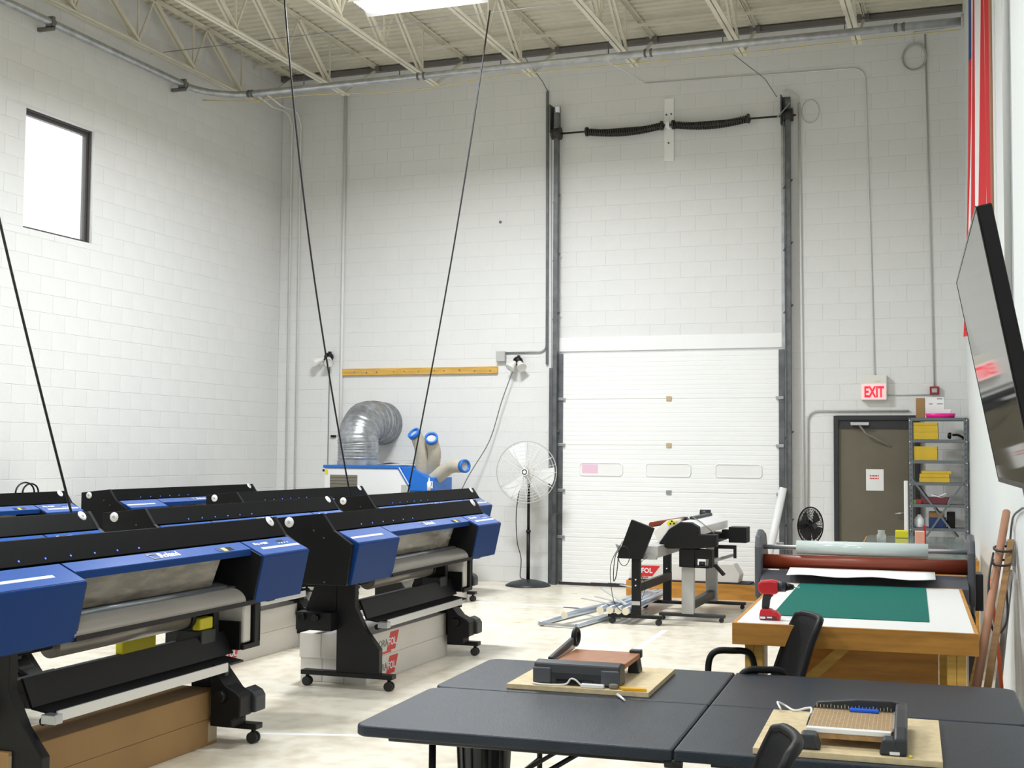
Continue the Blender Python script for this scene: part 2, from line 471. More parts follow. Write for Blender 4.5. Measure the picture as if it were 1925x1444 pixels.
# ---- window on the left wall
w1 = MB()
fx0, fx1 = XL - 0.13, XL - 0.075
for (a, b, c, d) in ((WIN[0], WIN[1], WIN[3] - 0.06, WIN[3]), (WIN[0], WIN[1], WIN[2], WIN[2] + 0.035), (WIN[0], WIN[0] + 0.05, WIN[2] + 0.035, WIN[3] - 0.06), (WIN[1] - 0.055, WIN[1], WIN[2] + 0.035, WIN[3] - 0.06)):
    w1.box(fx0, fx1, a, b, c, d)
window_1 = struct('window_1', w1, 'bronze', 'high window with bronze frame in the left block wall')
mat('pane_clear', (0.97, 0.98, 1.0), 0.03, alpha=0.08)
MB().box(XL - 0.105, XL - 0.10, WIN[0] + 0.05, WIN[1] - 0.055, WIN[2] + 0.035, WIN[3] - 0.06).build('pane', 'pane_clear', window_1)
MB().box(XL - 0.074, XL - 0.045, WIN[1] - 0.02, WIN[1] - 0.001, WIN[2], WIN[3]).build('jamb_liner', 'bronze', window_1)
MB().box(XL - 0.074, XL - 0.045, WIN[0], WIN[1] - 0.021, WIN[3] - 0.02, WIN[3] - 0.001).build('head_liner', 'bronze', window_1)

# ---- exit door
D0, D1, DZ = DOOR[0], DOOR[1], DOOR[3]
door_1 = struct('door_1', MB().box(D0 + 0.055, D1 - 0.055, YB - 0.02, YB + 0.004, 0.012, DZ - 0.16), 'door_olive', 'olive steel exit door in a dark frame beside the grey shelving')
MB().box(D0, D0 + 0.055, YB - 0.06, YB + 0.004, 0, DZ).box(D1 - 0.055, D1, YB - 0.06, YB + 0.004, 0, DZ).box(D0 + 0.055, D1 - 0.055, YB - 0.06, YB + 0.004, DZ - 0.055, DZ).build('door_frame', 'frame_dark', door_1, bevel=0.004)
MB().box(D0 + 0.055, D1 - 0.055, YB - 0.035, YB + 0.004, DZ - 0.16, DZ - 0.055).build('header_plate', 'frame_dark', door_1)
cl = MB().box(-1.49, -1.27, YB - 0.105, YB - 0.06, 2.125, 2.165).build('door_closer', 'alu', door_1, bevel=0.006)
MB().beam((-1.38, YB - 0.09, 2.12), (-1.30, YB - 0.12, 2.02), 0.012, 0.02).beam((-1.30, YB - 0.12, 2.02), (-1.02, YB - 0.03, 1.87), 0.010, 0.018).build('closer_arm', 'vent_dark', cl)
hd = MB().box(-0.86, -0.83, YB - 0.028, YB - 0.02, 0.98, 1.24).build('escutcheon', 'galv_dull', door_1)
MB().cyl((-0.845, YB - 0.028, 1.06), (-0.845, YB - 0.075, 1.06), 0.011).cyl((-0.845, YB - 0.07, 1.06), (-0.97, YB - 0.07, 1.045), 0.009).build('lever_handle', 'alu', hd)
nt_ = MB().box(-1.315, -1.105, YB - 0.0225, YB - 0.02, 1.32, 1.585).build('paper_notice', 'white_paper', door_1)
for k, zz in enumerate((1.495, 1.462)):
    mbx = MB()
    x = -1.27
    for wd in ((0.022, 0.014, 0.020, 0.012, 0.026, 0.016) if k == 0 else (0.016, 0.020, 0.024, 0.012, 0.020, 0.018)):
        mbx.box(x, x + wd * 0.8, YB - 0.0232, YB - 0.0225, zz, zz + 0.016); x += wd
    mbx.build('printed_line', 'logo_red', nt_)

# ---- overhead sectional door
R0, R1, RZ = ROLL_DOOR[0], ROLL_DOOR[1], ROLL_DOOR[3]
door_2 = struct('door_2', MB().box(R0 + 0.03, R1 - 0.03, YB - 0.006, YB + 0.004, 0.03, RZ - 0.02), 'door_white', 'closed white sectional overhead door between two tall steel tracks')
zs = [0.035, 0.635, 1.255, 1.865, 2.475, 3.085]
panels = []
for i in range(5):
    pz0, pz1 = zs[i] + 0.001, zs[i + 1] - 0.001
    m = MB()
    # ribbed face: shallow horizontal swages
    n = 10; prof = [(YB - 0.012, pz0), (YB - 0.042, pz0)]
    for k in range(n):
        a = pz0 + (pz1 - pz0) * k / n; h = (pz1 - pz0) / n
        prof += [(YB - 0.045, a + 0.004), (YB - 0.045, a + h * 0.80), (YB - 0.0425, a + h * 0.86), (YB - 0.0425, a + h * 0.94)]
    prof += [(YB - 0.042, pz1), (YB - 0.012, pz1)]
    m.prism(prof, 'x', R0 + 0.045, R1 - 0.045)
    panels.append(m.build('door_panel', 'door_white', door_2))
for (a, b, pink) in ((-5.005, -4.42, True), (-4.10, -3.51, False), (-3.185, -2.595, False)):
    fr = MB()
    pts = []
    for (cx_, cz_, s0) in ((b - 0.04, 1.625 - 0.04, 0), (a + 0.04, 1.625 - 0.04, 1), (a + 0.04, 1.46 + 0.04, 2), (b - 0.04, 1.46 + 0.04, 3)):
        for k in range(5):
            t = s0 * PI / 2 + k * PI / 8; pts.append((cx_ + 0.04 * math.cos(t), YB - 0.048, cz_ + 0.04 * math.sin(t)))
    fr.tube(pts, 0.009, 6, closed=True)
    wn = fr.build('window_rim', 'door_white', panels[2])
    MB().prism([(p[0], p[2]) for p in pts], 'y', YB - 0.0475, YB - 0.0445).build('window_pane', 'pane_white', panels[2])
    if pink: MB().box(a + 0.03, a + 0.25, YB - 0.0495, YB - 0.0478, 1.49, 1.605).build('pink_sticker', 'sign_pink', panels[2])
for z, c in ((2.475, 'tape_tan'), (1.865, 'tape_tan'), (1.255, 'galv')):
    MB().box(-3.83, -3.76, YB - 0.058, YB - 0.045, z - 0.032, z + 0.032).build('hinge', c, door_2, bevel=0.004)
for z in zs[1:-1]:
    for x in (R0 + 0.06, R1 - 0.06):
        MB().box(x - 0.05, x + 0.05, YB - 0.075, YB - 0.045, z - 0.02, z + 0.02).build('edge_hinge', 'galv', door_2, bevel=0.004)
for (x0, x1) in ((R0 + 0.0, R0 + 0.075), (R1 - 0.075, R1 - 0.0)):
    MB().box(x0, x1, YB - 0.062, YB - 0.046, 0.05, RZ - 0.01).build('edge_stile', 'galv_dull', door_2, bevel=0.003)
sl = MB()
x = R0 + 0.03
while x < R1 - 0.05:
    w_ = random.uniform(0.1, 0.35); sl.box(x, min(x + w_, R1 - 0.03), YB - 0.05, YB - 0.006, 0.0, 0.034 + random.uniform(0, 0.03)); x += w_
sl.build('bottom_seal', 'seal_dark', door_2)
MB().box(R0 + 0.0, R1, YB - 0.02, YB + 0.004, RZ + 0.02, RZ + 0.205).build('header_board', 'door_white', door_2, bevel=0.004)
# tracks
for (x, zt, side) in ((R0 - 0.02, 6.42, 'l'), (R1 + 0.06, 6.28, 'r')):
    t = MB()
    t.box(x - 0.03, x + 0.03, YB - 0.14, YB - 0.132, 0.0, zt).box(x - 0.03, x - 0.024, YB - 0.132, YB - 0.06, 0.0, zt).box(x + 0.024, x + 0.03, YB - 0.132, YB - 0.06, 0.0, zt)
    t.build('track', 'galv_dull', door_2)
    xa = x - 0.085 if side == 'l' else x - 0.075
    a = MB().box(xa - 0.022, xa + 0.022, YB - 0.045, YB - 0.002, 0.0, zt - 0.12 if side == 'r' else 2.9)
    a.build('track_angle', 'galv' if side == 'r' else 'galv_dull', door_2)
    for z in (0.9, 2.0, 3.6, 4.4, 5.2):
        MB().beam((x - 0.06 if side == 'r' else x - 0.05, YB - 0.03, z - 0.05), (x + 0.04, YB - 0.11, z + 0.05), 0.05, 0.012).build('track_bracket', 'galv_dull', door_2)
    # flag bracket, pulley drum and lift cable
    MB().box(x - 0.09, x - 0.075, YB - 0.16, YB - 0.004, zt - 0.32, zt + 0.06).box(x - 0.09, x + 0.02, YB - 0.02, YB - 0.004, zt - 0.32, zt + 0.06).build('end_bearing_plate', 'galv_dull', door_2)
    MB().cyl((x - 0.07, YB - 0.1, 6.085), (x + 0.06, YB - 0.1, 6.085), 0.075, 0.085, 20).build('cable_drum', 'spring_dark', door_2)
    MB().cyl((x - 0.05, YB - 0.175, 6.08), (x - 0.02, YB - 0.15, 0.2), 0.004, n=6).build('lift_cable', 'cord_gray', door_2)
    MB().beam((x + 0.02, YB - 0.13, zt - 0.05), (x - 0.12, YB - 0.22, zt - 0.25) if side == 'r' else (x + 0.03, YB - 0.18, zt + 0.02), 0.06, 0.01).build('track_end', 'galv', door_2)
MB().cyl((R0 - 0.1, YB - 0.1, 6.085), (R1 + 0.16, YB - 0.1, 6.075), 0.0125, n=10).build('torsion_shaft', 'spring_dark', door_2)
for (a, b, sag) in ((-4.93, -3.87, 0.0), (-3.745, -2.73, 0.0)):
    pts = []; turns = 34; n = 12
    for k in range(turns * n + 1):
        t = k / (turns * n); xx = a + (b - a) * t; ang = 2 * PI * k / n
        zc = 6.08 - 0.05 * math.sin(PI * t)
        pts.append((xx, YB - 0.1 + 0.040 * math.cos(ang), zc + 0.040 * math.sin(ang)))
    sp = MB().tube(pts, 0.0135, 5)
    sp.cyl((a, YB - 0.1, 6.08), (a + 0.03, YB - 0.1, 6.08), 0.062, n=18).cyl((b - 0.03, YB - 0.1, 6.08), (b, YB - 0.1, 6.08), 0.062, n=18)
    sp.build('torsion_spring', 'spring_dark', door_2)
cb = MB().box(-3.87, -3.74, YB - 0.022, YB - 0.001, 5.62, 6.46).build('spring_board', 'door_white', door_2, bevel=0.003)
MB().box(-3.83, -3.78, YB - 0.13, YB - 0.022, 6.05, 6.12).build('centre_bearing', 'door_white', door_2)
for (x, z) in ((-3.84, 6.24), (-3.775, 6.245), (-3.81, 5.86)):
    MB().cyl((x, YB - 0.022, z), (x, YB - 0.030, z), 0.013, n=8).build('bolt', 'galv_dull', cb)
# long dark angle post left of the left track
MB().beam((R0 - 0.165, YB - 0.022, 2.95), (R0 - 0.185, YB - 0.022, 6.70), 0.03, 0.03).build('angle_post', 'galv_dull', door_2)

# ---- bearing angle under the deck along the back wall
struct('trim_1', MB().box(XL, -0.05, YB - 0.07, YB - 0.002, ZC - 0.085, ZC - 0.02), 'dark_angle', 'dark steel bearing angle along the top of the back wall')

# ---- open web roof joists
JZ0, JZ1 = 6.63, 7.26
jx = [-9.46 + 1.36 * i for i in range(8)]
jn = ['running tight along the left wall', 'second from the left wall', 'third from the left wall', 'fourth from the left wall, beside the lamp', 'fifth from the left wall', 'sixth from the left wall, over the overhead door', 'seventh from the left wall, nearest the right wall', 'eighth from the left wall, over the right wall']
for i, x in enumerate(jx):
    if x > -0.6: continue
    j = thing('roof_joist', 'cream open web steel roof joist, ' + jn[i], 'roof joist', (x, (YF + YB) / 2, JZ0), group='open web joists under the roof deck')
    tc_ = MB()
    for s in (-1, 1):
        tc_.box(x + s * 0.006, x + s * 0.044, YF + 0.02, YB - 0.03, JZ1 + 0.025, JZ1 + 0.032).box(x + s * 0.006, x + s * 0.012, YF + 0.02, YB - 0.03, JZ1 - 0.015, JZ1 + 0.025)
    tc_.build('top_chord', 'joist_cream', j, F=W)
    bc_ = MB()
    for s in (-1, 1):
        bc_.box(x + s * 0.008, x + s * 0.056, YF + 0.3, 15.45, JZ0, JZ0 + 0.007).box(x + s * 0.008, x + s * 0.014, YF + 0.3, 15.45, JZ0 + 0.007, JZ0 + 0.045)
    bc_.build('bottom_chord', 'joist_cream', j, F=W)
    far = MB(); y = 14.95
    while y > YF + 1.2:
        near = y > 8.5
        for (a, b, rr, dbl) in (((y, JZ0 + 0.02), (y - 0.85, JZ1), 0.03, True), ((y - 1.15, JZ0 + 0.02), (y - 0.85, JZ1), 0.011, False), ((y, JZ0 + 0.02), (y, JZ1), 0.010, False)):
            m = MB()
            if dbl:
                for s in (-1, 1): m.beam((x + s * 0.028, a[0], a[1]), (x + s * 0.028, b[0], b[1]), 0.030, 0.030, up=(1, 0, 0))
            else: m.beam((x, a[0], a[1]), (x, b[0], b[1]), rr * 2, rr * 2, up=(1, 0, 0))
            if near: m.build('web_member', 'joist_cream', j, F=W)
            else: k = len(far.v); far.v += m.v; far.f += [[k + q for q in f] for f in m.f]; far.s += m.s; far.m += m.m
        y -= 1.15
    far.build('web_members_beyond', 'joist_cream', j, F=W, kind='stuff')
    MB().beam((x, 15.40, JZ0 + 0.02), (x, YB - 0.06, JZ1 - 0.02), 0.03, 0.03, up=(1, 0, 0)).build('end_web', 'joist_cream', j, F=W)
    MB().box(x - 0.07, x + 0.07, YB - 0.12, YB - 0.071, JZ1 - 0.05, JZ1 + 0.02).build('bearing_seat', 'dark_angle', j, F=W)
single('bridging_bar', MB().cyl((XL + 0.02, 13.17, 6.685), (-0.2, 13.1, 6.685), 0.006, n=8), 'galv', 'thin dark bridging rod crossing the joists above the lamp', 'rod')
single('bridging_angle', MB().box(XL + 0.02, -0.2, 15.55, 15.58, 7.19, 7.22), 'joist_cream', 'cream bridging angle crossing the joists near the back wall', 'angle bar')
# ================================================================ WIDE FORMAT PRINTERS
# local frame: length along x (left end -PL/2), front towards -y, origin on the floor under the middle
PL = 3.05; HX = PL / 2
def V(v): return -(v + 0.30)          # v: metres in front of the cover plane -> local y
def prof(pts): return [(V(v), z) for v, z in pts]

def make_printer():
    P = thing('wide_format_printer', 'x', 'printer', (0, 0, 0), group='blue and black wide format printers')
    side = prof([(-0.59, 0.81), (-0.03, 0.81), (0.012, 1.10), (-0.115, 1.182), (-0.135, 1.195), (-0.22, 1.313), (-0.59, 1.272)])
    for (a, b) in ((-HX, -HX + 0.035), (HX - 0.035, HX)):
        sp = MB().prism(side, 'x', a, b).build('side_panel', 'black_plastic', P, bevel=0.004)
        if a < 0:
            kn = MB().lathe([(0.0, 0.006), (0.034, 0.006), (0.037, 0.0)], 20, (a, V(-0.487), 1.243), (-1, 0, 0)).build('end_cap', 'white_plastic', sp)
            MB().cyl((a - 0.006, V(-0.487), 1.243), (a - 0.008, V(-0.487), 1.243), 0.012, n=12).build('cap_emblem', 'gray_paint', sp)
            sc = MB()
            for (v, z) in ((-0.29, 1.19), (-0.21, 1.14), (-0.42, 0.86), (-0.2, 0.83)): sc.cyl((a, V(v), z), (a - 0.003, V(v), z), 0.007, n=8)
            sc.build('screws', 'galv_dull', sp)
    MB().prism(prof([(-0.58, 0.83), (-0.30, 0.83), (-0.30, 0.985), (-0.36, 1.0), (-0.36, 1.25), (-0.58, 1.26)]), 'x', -HX + 0.035, HX - 0.035).build('chassis', 'black_metal', P)
    # lid with its groove, lights and cap
    lid = MB().prism(prof([(-0.135, 1.192), (-0.22, 1.311), (-0.588, 1.270), (-0.588, 1.258), (-0.235, 1.285), (-0.16, 1.185)]), 'x', -HX + 0.036, HX - 0.036).build('lid', 'black_lid', P, bevel=0.004)
    MB().prism(prof([(-0.150, 1.206), (-0.163, 1.224), (-0.172, 1.218), (-0.160, 1.198)]), 'x', HX - 0.84, HX - 0.09).build('lid_grip', 'black_gloss', lid)
    sl = Vector((0, V(-0.135) - V(-0.22), 1.192 - 1.311)).normalized(); nn = Vector((0, sl.z, -sl.y)); nn = -nn if nn.y > 0 else nn
    def on_lid(x, t): return Vector((x, V(-0.135) + (V(-0.22) - V(-0.135)) * t, 1.192 + 0.119 * t))
    c = on_lid(HX - 0.12, 0.80)
    MB().lathe([(0.037, 0.0), (0.034, 0.006), (0.0, 0.006)], 20, c, nn).build('lid_cap', 'white_plastic', lid)
    MB().lathe([(0.012, 0.006), (0.011, 0.008), (0.0, 0.008)], 12, c, nn).build('cap_emblem', 'gray_paint', lid)
    for k in range(6):
        c = on_lid(-HX + 0.48 + 0.19 * k, 0.19)
        MB().lathe([(0.0055, 0.0), (0.0045, 0.0025), (0.0, 0.003)], 8, c, nn).build('indicator_light', 'led_blue', lid)
    # blue covers
    cov = prof([(-0.118, 1.184), (0.045, 1.108), (0.050, 1.10), (-0.012, 0.812), (-0.30, 0.812), (-0.30, 1.16)])
    for (a, b) in ((-HX + 0.036, -HX + 0.733), (HX - 0.623, HX - 0.036)):
        q = b if a < 0 else a - 0.012
        MB().prism(prof([(-0.29, 0.814), (-0.018, 0.814), (0.040, 1.095), (0.034, 1.106), (-0.112, 1.174), (-0.29, 1.155)]), 'x', q, q + 0.012).build('inner_plate', 'black_metal', P)
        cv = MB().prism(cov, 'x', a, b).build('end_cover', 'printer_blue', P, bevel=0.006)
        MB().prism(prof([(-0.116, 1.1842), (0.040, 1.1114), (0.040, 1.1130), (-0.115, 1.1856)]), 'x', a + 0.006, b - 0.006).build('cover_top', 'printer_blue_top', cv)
        s0, s1 = (a + 0.02, b - 0.16) if a < 0 else (a + 0.10, b - 0.02)
        MB().prism(prof([(-0.032, 1.1463), (-0.012, 1.1369), (-0.012, 1.1382), (-0.032, 1.1476)]), 'x', s0, s1).build('white_stripe', 'stripe_white', cv)
        MB().box(a + 0.25, b - 0.25, V(-0.25), V(-0.06), 0.796, 0.812).build('cover_foot', 'black_metal', cv)
    # control keys on the right hand cover
    up = Vector((0, V(-0.118) - V(0.045), 1.184 - 1.108)).normalized()
    def on_top(x, t): return (x, V(0.045) + (V(-0.118) - V(0.045)) * t, 1.1105 + 0.0745 * t)
    mm = MB()
    for k, (w_, t0, t1) in enumerate(((0.030, 0.66, 0.80), (0.020, 0.62, 0.76), (0.026, 0.66, 0.76), (0.034, 0.64, 0.78), (0.022, 0.66, 0.78))):
        p = [on_top(HX - 0.54 + 0.036 * k, t0), on_top(HX - 0.54 + 0.036 * k + w_, t0), on_top(HX - 0.54 + 0.036 * k + w_, t1), on_top(HX - 0.54 + 0.036 * k, t1)]
        mm.add([Vector(q) + Vector((0, 0, 0.0035)) for q in p], [(0, 1, 2, 3)])
    mm.build('model_mark', 'stripe_white', P)
    MB().prism(prof([(-0.085, 1.1712), (-0.070, 1.1642), (-0.070, 1.1656), (-0.085, 1.1726)]), 'x', HX - 0.25, HX - 0.17).build('key_pad', 'black_gloss', P)
    kk = MB()
    for k in range(4): kk.prism(prof([(-0.060, 1.1596), (-0.052, 1.1558), (-0.052, 1.1572), (-0.060, 1.1610)]), 'x', HX - 0.26 + 0.035 * k, HX - 0.245 + 0.035 * k)
    kk.build('key_marks', 'stripe_white', P)
    # blue front bar with the maker's name and sticker
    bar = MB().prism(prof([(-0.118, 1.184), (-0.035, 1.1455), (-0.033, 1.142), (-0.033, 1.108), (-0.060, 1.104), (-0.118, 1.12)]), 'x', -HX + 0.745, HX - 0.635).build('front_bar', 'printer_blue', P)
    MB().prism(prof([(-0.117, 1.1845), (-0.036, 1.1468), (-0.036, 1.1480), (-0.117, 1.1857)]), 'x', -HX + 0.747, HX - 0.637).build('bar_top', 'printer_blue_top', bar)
    def on_bar(x, t): return (x, V(-0.036) + (V(-0.117) - V(-0.036)) * t, 1.1482 + 0.0377 * t)
    upb = Vector((0, V(-0.117) - V(-0.036), 0.0377)).normalized()
    xl = -HX + 1.42
    lettering('Roland', 0.066, 'stripe_white', bar, (1, 0, 0), upb, on_bar(xl + 0.095, 0.30), name='maker_name', bold=0.0012, extrude=0.002)
    em = MB(); q0, q1, q2, q3 = [Vector(on_bar(xl + a, t)) for a, t in ((0.0, 0.75), (0.02, 0.25), (0.09, 0.25), (0.09, 0.75))]
    e = Vector((0, 0, 0.002))
    for a, b in ((q0, q1), (q1, q2), (q2, q3), (q3, q0)): em.beam(a + e, b + e, 0.008, 0.003)
    em.build('maker_emblem', 'stripe_white', bar)
    for k, (cc, a, b) in enumerate((('printer_blue', 0.0, 0.06), ('yellow', 0.062, 0.105), ('black_gloss', 0.107, 0.17))):
        p = [on_bar(HX - 0.98 + a, 0.12), on_bar(HX - 0.98 + b, 0.12), on_bar(HX - 0.98 + b, 0.52), on_bar(HX - 0.98 + a, 0.52)]
        m = MB(); m.add(p + [Vector(z_) + Vector((0, 0, 0.0015)) for z_ in p], [(0, 1, 2, 3), (4, 5, 6, 7), (0, 1, 5, 4), (1, 2, 6, 5), (2, 3, 7, 6), (3, 0, 4, 7)]).build('sticker', cc, bar)
    # print bay behind the smoked window, apron and front edge
    a, b = -HX + 0.746, HX - 0.636
    MB().prism(prof([(-0.30, 0.935), (-0.14, 0.915), (-0.14, 0.895), (-0.30, 0.915)]), 'x', a, b).build('platen', 'platen', P)
    MB().prism(prof([(-0.062, 1.106), (-0.122, 0.945), (-0.126, 0.947), (-0.066, 1.109)]), 'x', a, b - 0.30).build('front_window', 'smoked', P)
    ap = []
    for k in range(11):
        t = k / 10 * PI / 2; ap.append((-0.110 + 0.107 * math.sin(t), 0.836 + 0.080 * math.cos(t)))
    back = [(v - 0.004, z - 0.006) for v, z in reversed(ap)]
    MB().prism(prof(ap + back), 'x', a - 0.03, b - 0.10, smooth=False).build('media_apron', 'media_gray', P)
    MB().tube([(a, V(-0.115), 0.923), (b - 0.16, V(-0.115), 0.923)], 0.017, 12).build('pinch_bar', 'roller_gray', P)
    MB().prism(prof([(-0.03, 0.838), (0.0, 0.838), (0.002, 0.812), (-0.03, 0.806)]), 'x', a - 0.02, b).build('apron_edge', 'black_metal', P)
    rl = MB().cyl((-0.62, V(-0.30), 0.752), (0.56, V(-0.30), 0.752), 0.066, n=28).build('media_roll', 'media_gray', P)
    MB().cyl((0.56, V(-0.30), 0.752), (0.60, V(-0.30), 0.752), 0.074, n=28).build('roll_flange', 'black_plastic', rl)
    MB().cyl((-0.86, V(-0.30), 0.752), (0.88, V(-0.30), 0.752), 0.02, n=10).build('roll_shaft', 'black_plastic', rl)
    MB().box(0.605, 0.76, V(-0.36), V(-0.19), 0.56, 0.672).build('roll_holder', 'charcoal', P, bevel=0.006)
    # stand: sloping panel, guide bar, legs, feet, castors
    MB().prism(prof([(-0.225, 0.638), (-0.21, 0.638), (-0.15, 0.505), (-0.165, 0.50)]), 'x', -0.92, 0.90).build('stand_panel', 'black_metal', P)
    MB().prism(prof([(-0.16, 0.505), (-0.02, 0.485), (-0.02, 0.475), (-0.16, 0.495)]), 'x', -0.92, 0.80).build('panel_shelf', 'black_metal', P)
    MB().prism(prof([(0.035, 0.515), (0.048, 0.515), (0.048, 0.462), (0.035, 0.462)]), 'x', -0.98, 0.52).build('guide_bar', 'alu', P, bevel=0.003)
    MB().box(-1.02, -0.96, V(0.06), V(-0.02), 0.455, 0.50).build('guide_bracket', 'galv', P, bevel=0.004)
    MB().box(0.50, 0.54, V(0.04), V(-0.05), 0.44, 0.50).build('guide_bracket', 'black_metal', P, bevel=0.004)
    for x in (-1.00, 0.78):
        lg = MB().prism(prof([(-0.35, 0.81), (-0.20, 0.81), (-0.20, 0.60), (-0.11, 0.43), (0.0, 0.30), (0.0, 0.115), (-0.35, 0.115)]), 'x', x - 0.03, x + 0.03).build('leg', 'black_metal', P, bevel=0.004)
        MB().box(x - 0.04, x + 0.04, V(0.11), V(-0.64), 0.085, 0.120).build('foot', 'black_metal', P, bevel=0.006)
        for v in (0.07, -0.60):
            cs = MB().cyl((x, V(v), 0.085), (x, V(v), 0.066), 0.014, n=10).box(x - 0.018, x + 0.018, V(v) - 0.012, V(v) + 0.012, 0.045, 0.068)
            cs = cs.build('caster', 'black_metal', P)
            wh = MB()
            for s in (-1, 1): wh.cyl((x + s * 0.006, V(v), 0.034), (x + s * 0.026, V(v), 0.034), 0.034, n=18)
            wh.build('wheel', 'rubber', cs)
    # take-up motor on the right leg, arm on the left leg
    MB().prism(prof([(-0.10, 0.445), (-0.02, 0.36), (0.055, 0.325), (0.082, 0.30), (0.082, 0.185), (0.03, 0.165), (0.03, 0.12), (-0.12, 0.12), (-0.12, 0.40)]), 'x', 0.60, 0.74).build('take_up_unit', 'black_plastic', P, bevel=0.008)
    MB().prism(prof([(0.03, 0.335), (0.085, 0.31), (0.105, 0.28), (0.105, 0.19), (0.03, 0.18)]), 'x', 0.74, 0.86).build('take_up_motor', 'charcoal', P, bevel=0.008)
    MB().cyl((0.60, V(-0.04), 0.30), (0.555, V(-0.04), 0.30), 0.04, 0.03, 16).build('take_up_cone', 'black_plastic', P)
    MB().cyl((-0.97, V(-0.05), 0.455), (-0.87, V(-0.05), 0.455), 0.02, n=12).cyl((-0.90, V(-0.02), 0.47), (-0.86, V(-0.02), 0.47), 0.028, n=14).build('take_up_arm', 'black_plastic', P)
    # waste tank in a black bracket and hanging cartridge under the right cover
    MB().box(0.93, 1.02, V(-0.10), V(-0.34), 0.56, 0.80).build('waste_tank', 'tank', P, bevel=0.012)
    br = MB()
    br.box(0.90, 1.10, V(-0.08), V(-0.36), 0.525, 0.555).box(1.03, 1.10, V(-0.08), V(-0.14), 0.555, 0.80).box(1.03, 1.10, V(-0.30), V(-0.36), 0.555, 0.80).box(0.885, 0.905, V(-0.10), V(-0.34), 0.525, 0.70)
    br.build('tank_bracket', 'black_plastic', P, bevel=0.005)
    MB().prism([(1.10, 0.80), (1.15, 0.80), (1.19, 0.70), (1.19, 0.56), (1.10, 0.56)], 'y', V(-0.16), V(-0.30)).build('cartridge', 'charcoal', P, bevel=0.008)
    # rear media feeder
    MB().prism(prof([(-0.36, 0.80), (-0.52, 0.80), (-0.62, 0.55), (-0.62, 0.44), (-0.36, 0.44)]), 'x', -1.02, -0.985).build('feeder_bracket', 'black_metal', P)
    MB().prism(prof([(-0.36, 0.80), (-0.52, 0.80), (-0.62, 0.55), (-0.62, 0.44), (-0.36, 0.44)]), 'x', 0.985, 1.02).build('feeder_bracket', 'black_metal', P)
    MB().box(-0.985, 0.985, V(-0.64), V(-0.58), 0.46, 0.54).box(-1.14, -1.02, V(-0.63), V(-0.34), 0.43, 0.56).build('feeder_rail', 'black_metal', P)
    for v in (-0.57, -0.46): MB().cyl((-1.142, V(v), 0.525), (-1.175, V(v), 0.525), 0.026, n=14).build('feeder_roller', 'black_gloss', P)
    return P

FX = [-4.165, -5.665, -7.20, -8.82]         # cover plane of each column
YR = [5.98, 9.575, 13.27]                   # middle of each row
spots = [
    (0, 0, 'blue and black wide format printer at lower left with brown cartons beneath'),
    (0, 1, 'blue and black wide format printer with white and red cartons beneath, nearest the tables'),
    (1, 0, 'blue and black wide format printer at the left edge, just behind the brown carton printer'),
    (1, 1, 'blue and black wide format printer in the middle of the second column, behind two others'),
    (1, 2, 'blue and black wide format printer with a white bottle on top, nearest the overhead door'),
    (2, 2, 'blue and black wide format printer in front of the portable air conditioner'),
    (3, 1, 'blue and black wide format printer by the left wall, cable loop on its lid'),
    (3, 2, 'blue and black wide format printer in the far left corner below the block wall'),
]
proto = make_printer()
PRM = {}
for i, (c, r, lab) in enumerate(spots):
    o = proto if i == 0 else copy_tree(proto)
    rz = PI / 2 + math.radians(1.0)
    loc = Vector((FX[c] - 0.30 - 0.0, YR[r], 0))
    o.location = loc; o.rotation_euler = (0, 0, rz); o['label'] = lab
    PRM[(c, r)] = Matrix.Translation(loc) @ Matrix.Rotation(rz, 4, 'Z')

# ---- cartons under the printers
def carton(x0, x1, y0, y1, z0, z1, m, label, group, logo=None, tape=False, seam=True):
    t = thing('long_carton', label, 'carton', ((x0 + x1) / 2, (y0 + y1) / 2, z0), group=group)
    MB().box(x0, x1, y0, y1, z0, z1).build('carton_body', m, t, F=W, bevel=0.004)
    if tape:
        for y in (y0, y1 - 0.10): MB().box(x1 - 0.002, x1 + 0.0012, y + 0.004, y + 0.10 - 0.004, z0 + 0.02, z1 - 0.02).build('packing_tape', 'tape_tan', t, F=W)
    if logo is not None:
        s = z1 - z0; yc = logo; zc = (z0 + z1) / 2; xx = x1
        m_ = MB(); h = s * 0.36
        m_.add([(xx + 0.0012, yc - 0.02, zc - h), (xx + 0.0012, yc + 0.135, zc - h), (xx + 0.0012, yc + 0.20, zc + h * 1.1), (xx + 0.0012, yc + 0.045, zc + h * 1.1),
                (xx - 0.001, yc - 0.02, zc - h), (xx - 0.001, yc + 0.135, zc - h), (xx - 0.001, yc + 0.20, zc + h * 1.1), (xx - 0.001, yc + 0.045, zc + h * 1.1)],
               [(0, 1, 2, 3), (7, 6, 5, 4), (0, 4, 5, 1), (1, 5, 6, 2), (2, 6, 7, 3), (3, 7, 4, 0)])
        m_.box(xx - 0.001, xx + 0.0014, yc - 0.10, yc + 0.06, zc - h * 1.25, zc - h * 1.02).build('red_emblem', 'logo_red', t, F=W)
        lettering('ORA', 0.080, 'logo_dark', t, (0, 1, 0), (0, 0, 1), (xx + 0.002, yc - 0.165, zc - 0.028), F=W, name='brand_lettering', bold=0.001)
        lettering('FOL', 0.080, 'stripe_white', t, (0, 1, 0), (0, 0, 1), (xx + 0.002, yc + 0.005, zc - 0.028), F=W, name='brand_lettering', bold=0.0015)
    return t
g = 'brown cartons under the lower left printer'
carton(-4.62, -4.32, 4.93, 6.70, 0.0, 0.155, 'box_brown', 'long brown cardboard carton on the floor under the lower left printer', g, tape=True)
